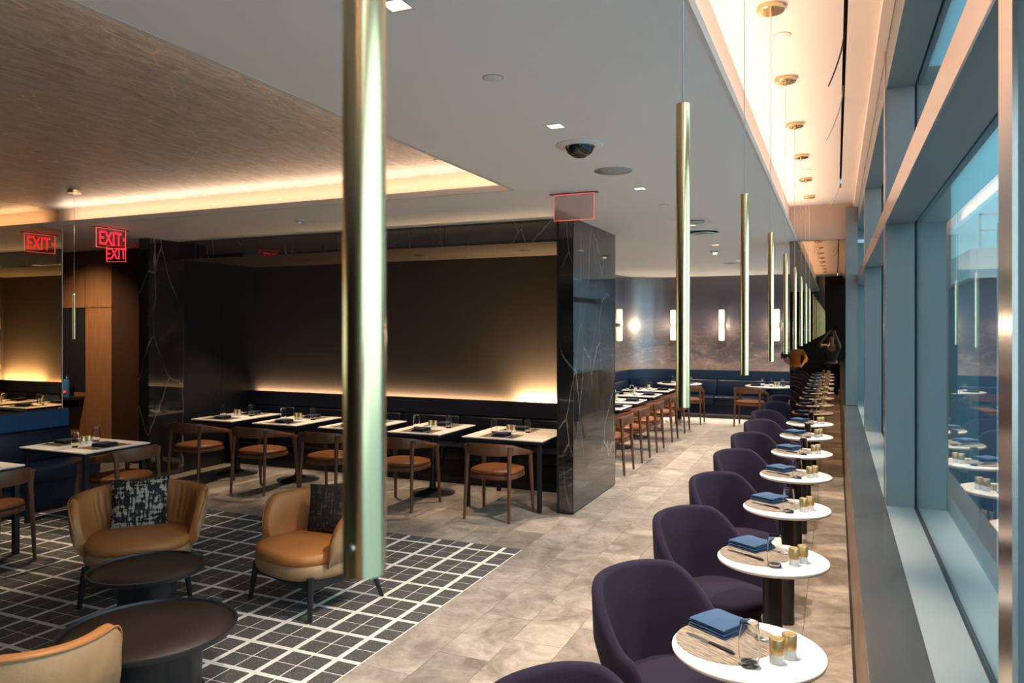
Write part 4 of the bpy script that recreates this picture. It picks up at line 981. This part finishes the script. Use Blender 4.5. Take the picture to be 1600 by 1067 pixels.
# dispenser and shelf in the hall
t = thing('hall_shelf', 'dark narrow shelf against the wood panelled hall wall', 'shelf', (-10.45, 7.50, .86)); bx('board', blackm, -.35, .35, -.14, .10, 0, .035, t); bx('bracket', blackm, -.30, .30, .04, .10, -.12, 0, t)
t = thing('dispenser', 'small blue dispenser standing on the dark hall shelf', 'dispenser', (-10.30, 7.46, .895))
b = BM(); lathe(b, [(.045, 0), (.048, .02), (.048, .24), (.042, .27)], n=20); obj('bottle', b, blue_dev, t, smooth=40); b = BM(); lathe(b, [(.05, .27), (.05, .295), (.03, .31)], n=20); obj('lid', b, steel, t, smooth=40)
bx('red_button', led_red, .02, .05, -.055, -.045, .06, .09, t)

# ------------------------------------------------------------------ people (seen in the smoked mirror and at its edge)
def skinned(name, joints, edges, rad, m, parent, root=0, sub=1):
    me = bpy.data.meshes.new(name); me.from_pydata([Vector(j) for j in joints], edges, []); me.materials.append(m)
    o = bpy.data.objects.new(name, me); C.objects.link(o); o.parent = parent
    md = o.modifiers.new('skin', 'SKIN'); md.use_smooth_shade = True
    for i, v in enumerate(me.skin_vertices[0].data):
        v.radius = rad[i] if isinstance(rad[i], (tuple, list)) else (rad[i], rad[i]); v.use_root = (i == root)
    s_ = o.modifiers.new('sub', 'SUBSURF'); s_.levels = sub; s_.render_levels = sub
    return o
def person(lab, loc, rz, arms, top_m, bottom_m, lean=0.0, sleeves=.35, h=1.0, head_turn=0):
    """faces +y. arms: {'L':(elbow,hand), 'R':(...)}"""
    t = thing('person', lab, 'person', loc, rz); t.scale = (h, h, h)
    def LN(x, y, z): return (x, y + lean * max(0, z - .95), z - abs(lean) * .25 * max(0, z - .95))
    J = [LN(0, 0, .96), LN(0, 0, 1.15), LN(0, .01, 1.32), LN(0, 0, 1.44), LN(0, .01, 1.50), LN(0, .025, 1.58), LN(0, .015, 1.68)]
    R_ = [(.155, .11), (.135, .095), (.16, .105), (.075, .06), (.052, .055), (.070, .085), (.068, .080)]
    E = [(0, 1), (1, 2), (2, 3), (3, 4), (4, 5), (5, 6)]
    def add(p, r, fr_): J.append(p); R_.append(r); E.append((fr_, len(J) - 1)); return len(J) - 1
    cl_sh = {'j': [], 'e': []}
    armp = {}
    for sd, sx in (('L', -1), ('R', 1)):
        s0 = add(LN(sx * .185, 0, 1.39), .062, 2); el, ha = arms[sd]
        e_ = add(el, .046, s0); w_ = add(ha, (.028, .024), e_); d = (Vector(ha) - Vector(el)).normalized()
        side = d.cross(Vector((0, 0, 1))); side = side.normalized() if side.length > .1 else Vector((1, 0, 0))
        pm = Vector(ha) + d * .075; p_ = add(tuple(pm), (.036, .016), w_)
        for q, (o_, ln) in enumerate(((-.028, .062), (-.010, .075), (.010, .072), (.027, .058))):
            a = add(tuple(pm + side * o_ + d * .03), .0085, p_); a2 = add(tuple(pm + side * o_ + d * (.03 + ln * .5) + Vector((0, 0, -.006))), .008, a); add(tuple(pm + side * o_ + d * (.03 + ln) + Vector((0, .0, -.02))), .007, a2)
        th = add(tuple(Vector(ha) + d * .035 - side * .04 * sx), .010, w_); add(tuple(Vector(ha) + d * .075 - side * .062 * sx), .009, th)
        armp[sd] = (LN(sx * .185, 0, 1.39), el, ha)
        hp = add((sx * .095, 0, .90), (.095, .095), 0); kn = add((sx * .105, .02, .50), .062, hp); an = add((sx * .11, -.02, .09), (.042, .045), kn); add((sx * .115, .12, .035), (.040, .030), an)
    body = skinned('body', J, E, R_, skin_m, t, 0, 1)
    # shirt, trousers, shoes, hair over the body
    sj = [LN(0, 0, .93), LN(0, 0, 1.15), LN(0, .01, 1.32), LN(0, 0, 1.435)]; sr = [(.172, .128), (.152, .112), (.178, .122), (.078, .066)]; se = [(0, 1), (1, 2), (2, 3)]
    for sd in 'LR':
        a, b_, c = [Vector(q) for q in armp[sd]]; sj.append(tuple(a)); se.append((2, len(sj) - 1)); sr.append(.078); q = a.lerp(b_, min(1, sleeves * 1.6)); sj.append(tuple(q)); se.append((len(sj) - 2, len(sj) - 1)); sr.append(.062)
        if sleeves > .7: sj.append(tuple(b_.lerp(c, .85))); se.append((len(sj) - 2, len(sj) - 1)); sr.append(.042)
    skinned('shirt', sj, se, sr, top_m, t, 0, 1)
    tj = [(0, 0, .97)]; tr = [(.168, .122)]; te = []
    for sx in (-1, 1):
        for p, r in (((sx * .097, 0, .89), (.108, .108)), ((sx * .107, .02, .50), .078), ((sx * .112, -.02, .12), .062)):
            tj.append(p); tr.append(r); te.append((0 if abs(p[2] - .89) < .01 else len(tj) - 2, len(tj) - 1))
    skinned('trousers', tj, te, tr, bottom_m, t, 0, 1)
    for sx in (-1, 1): skinned('shoe', [(sx * .112, -.05, .05), (sx * .114, .05, .045), (sx * .118, .17, .035)], [(0, 1), (1, 2)], [(.045, .05), (.048, .042), (.042, .03)], trous if top_m is not shirt_g else skin_m, t, 0, 1)
    hx = LN(0, -.012, 1.70); skinned('hair', [LN(0, -.045, 1.585), LN(0, -.03, 1.67), LN(0, .02, 1.735)], [(0, 1), (1, 2)], [(.068, .055), (.080, .072), (.060, .050)], hair_m, t, 1, 1)
    b = BM(); bmesh.ops.create_cone(b, segments=8, radius1=.013, radius2=.006, depth=.03, cap_ends=True); nz = obj('nose', b, skin_m, t, smooth=60); nz.location = LN(0, .118, 1.61); nz.rotation_euler = (-1.2, 0, 0)
    for sx in (-1, 1):
        b = BM(); bmesh.ops.create_uvsphere(b, u_segments=10, v_segments=6, radius=.011); ey = obj('eye', b, hair_m, t, smooth=60); ey.location = LN(sx * .03, .100, 1.635)
        b = BM(); bmesh.ops.create_uvsphere(b, u_segments=10, v_segments=6, radius=.022); bmesh.ops.scale(b, vec=(.4, .8, 1.4), verts=b.verts); ear = obj('ear', b, skin_m, t, smooth=60); ear.location = LN(sx * .078, .02, 1.62)
    bx('mouth', mat('lips', (.3, .1, .08), .5) if 'lips' not in MAT else MAT['lips'], -.022, .022, -.004, .004, -.005, .005, t).location = LN(0, .108, 1.565)
    return t
person('person in a dark green shirt holding up a phone, reflected in the smoked mirror', (-.11, -.62, 0), 0,
       {'L': ((-.30, .16, 1.45), (-.10, .36, 1.73)), 'R': ((.20, .20, 1.42), (.10, .38, 1.72))}, shirt_g, trous, 0.0, .35, 1.0)
t = thing('phone', 'dark phone held up by the reflected person', 'phone', (0.0, -.075, 1.865)); bx('case', blackh, -.075, .075, -.004, .004, -.036, .036, t, bevel=.003); bx('screen', mat('phone_glass', (.02, .02, .02), .1), -.070, .070, -.0055, -.0042, -.032, .032, t)
person('person in an orange knit top standing behind, reflected beside the pendants', (-.98, .05, 0), -.1,
       {'L': ((-.30, .05, 1.16), (-.20, .26, 1.05)), 'R': ((.30, .05, 1.16), (.20, .26, 1.05))}, orange, trous, 0.0, .9, .93)
person('dark haired person leaning over behind the smoked mirror edge', (-.10, 12.1, 0), PI / 2,
       {'L': ((-.26, .42, 1.12), (-.16, .50, .92)), 'R': ((.26, .42, 1.12), (.16, .50, .92))}, trous, trous, .85, .35, .97)
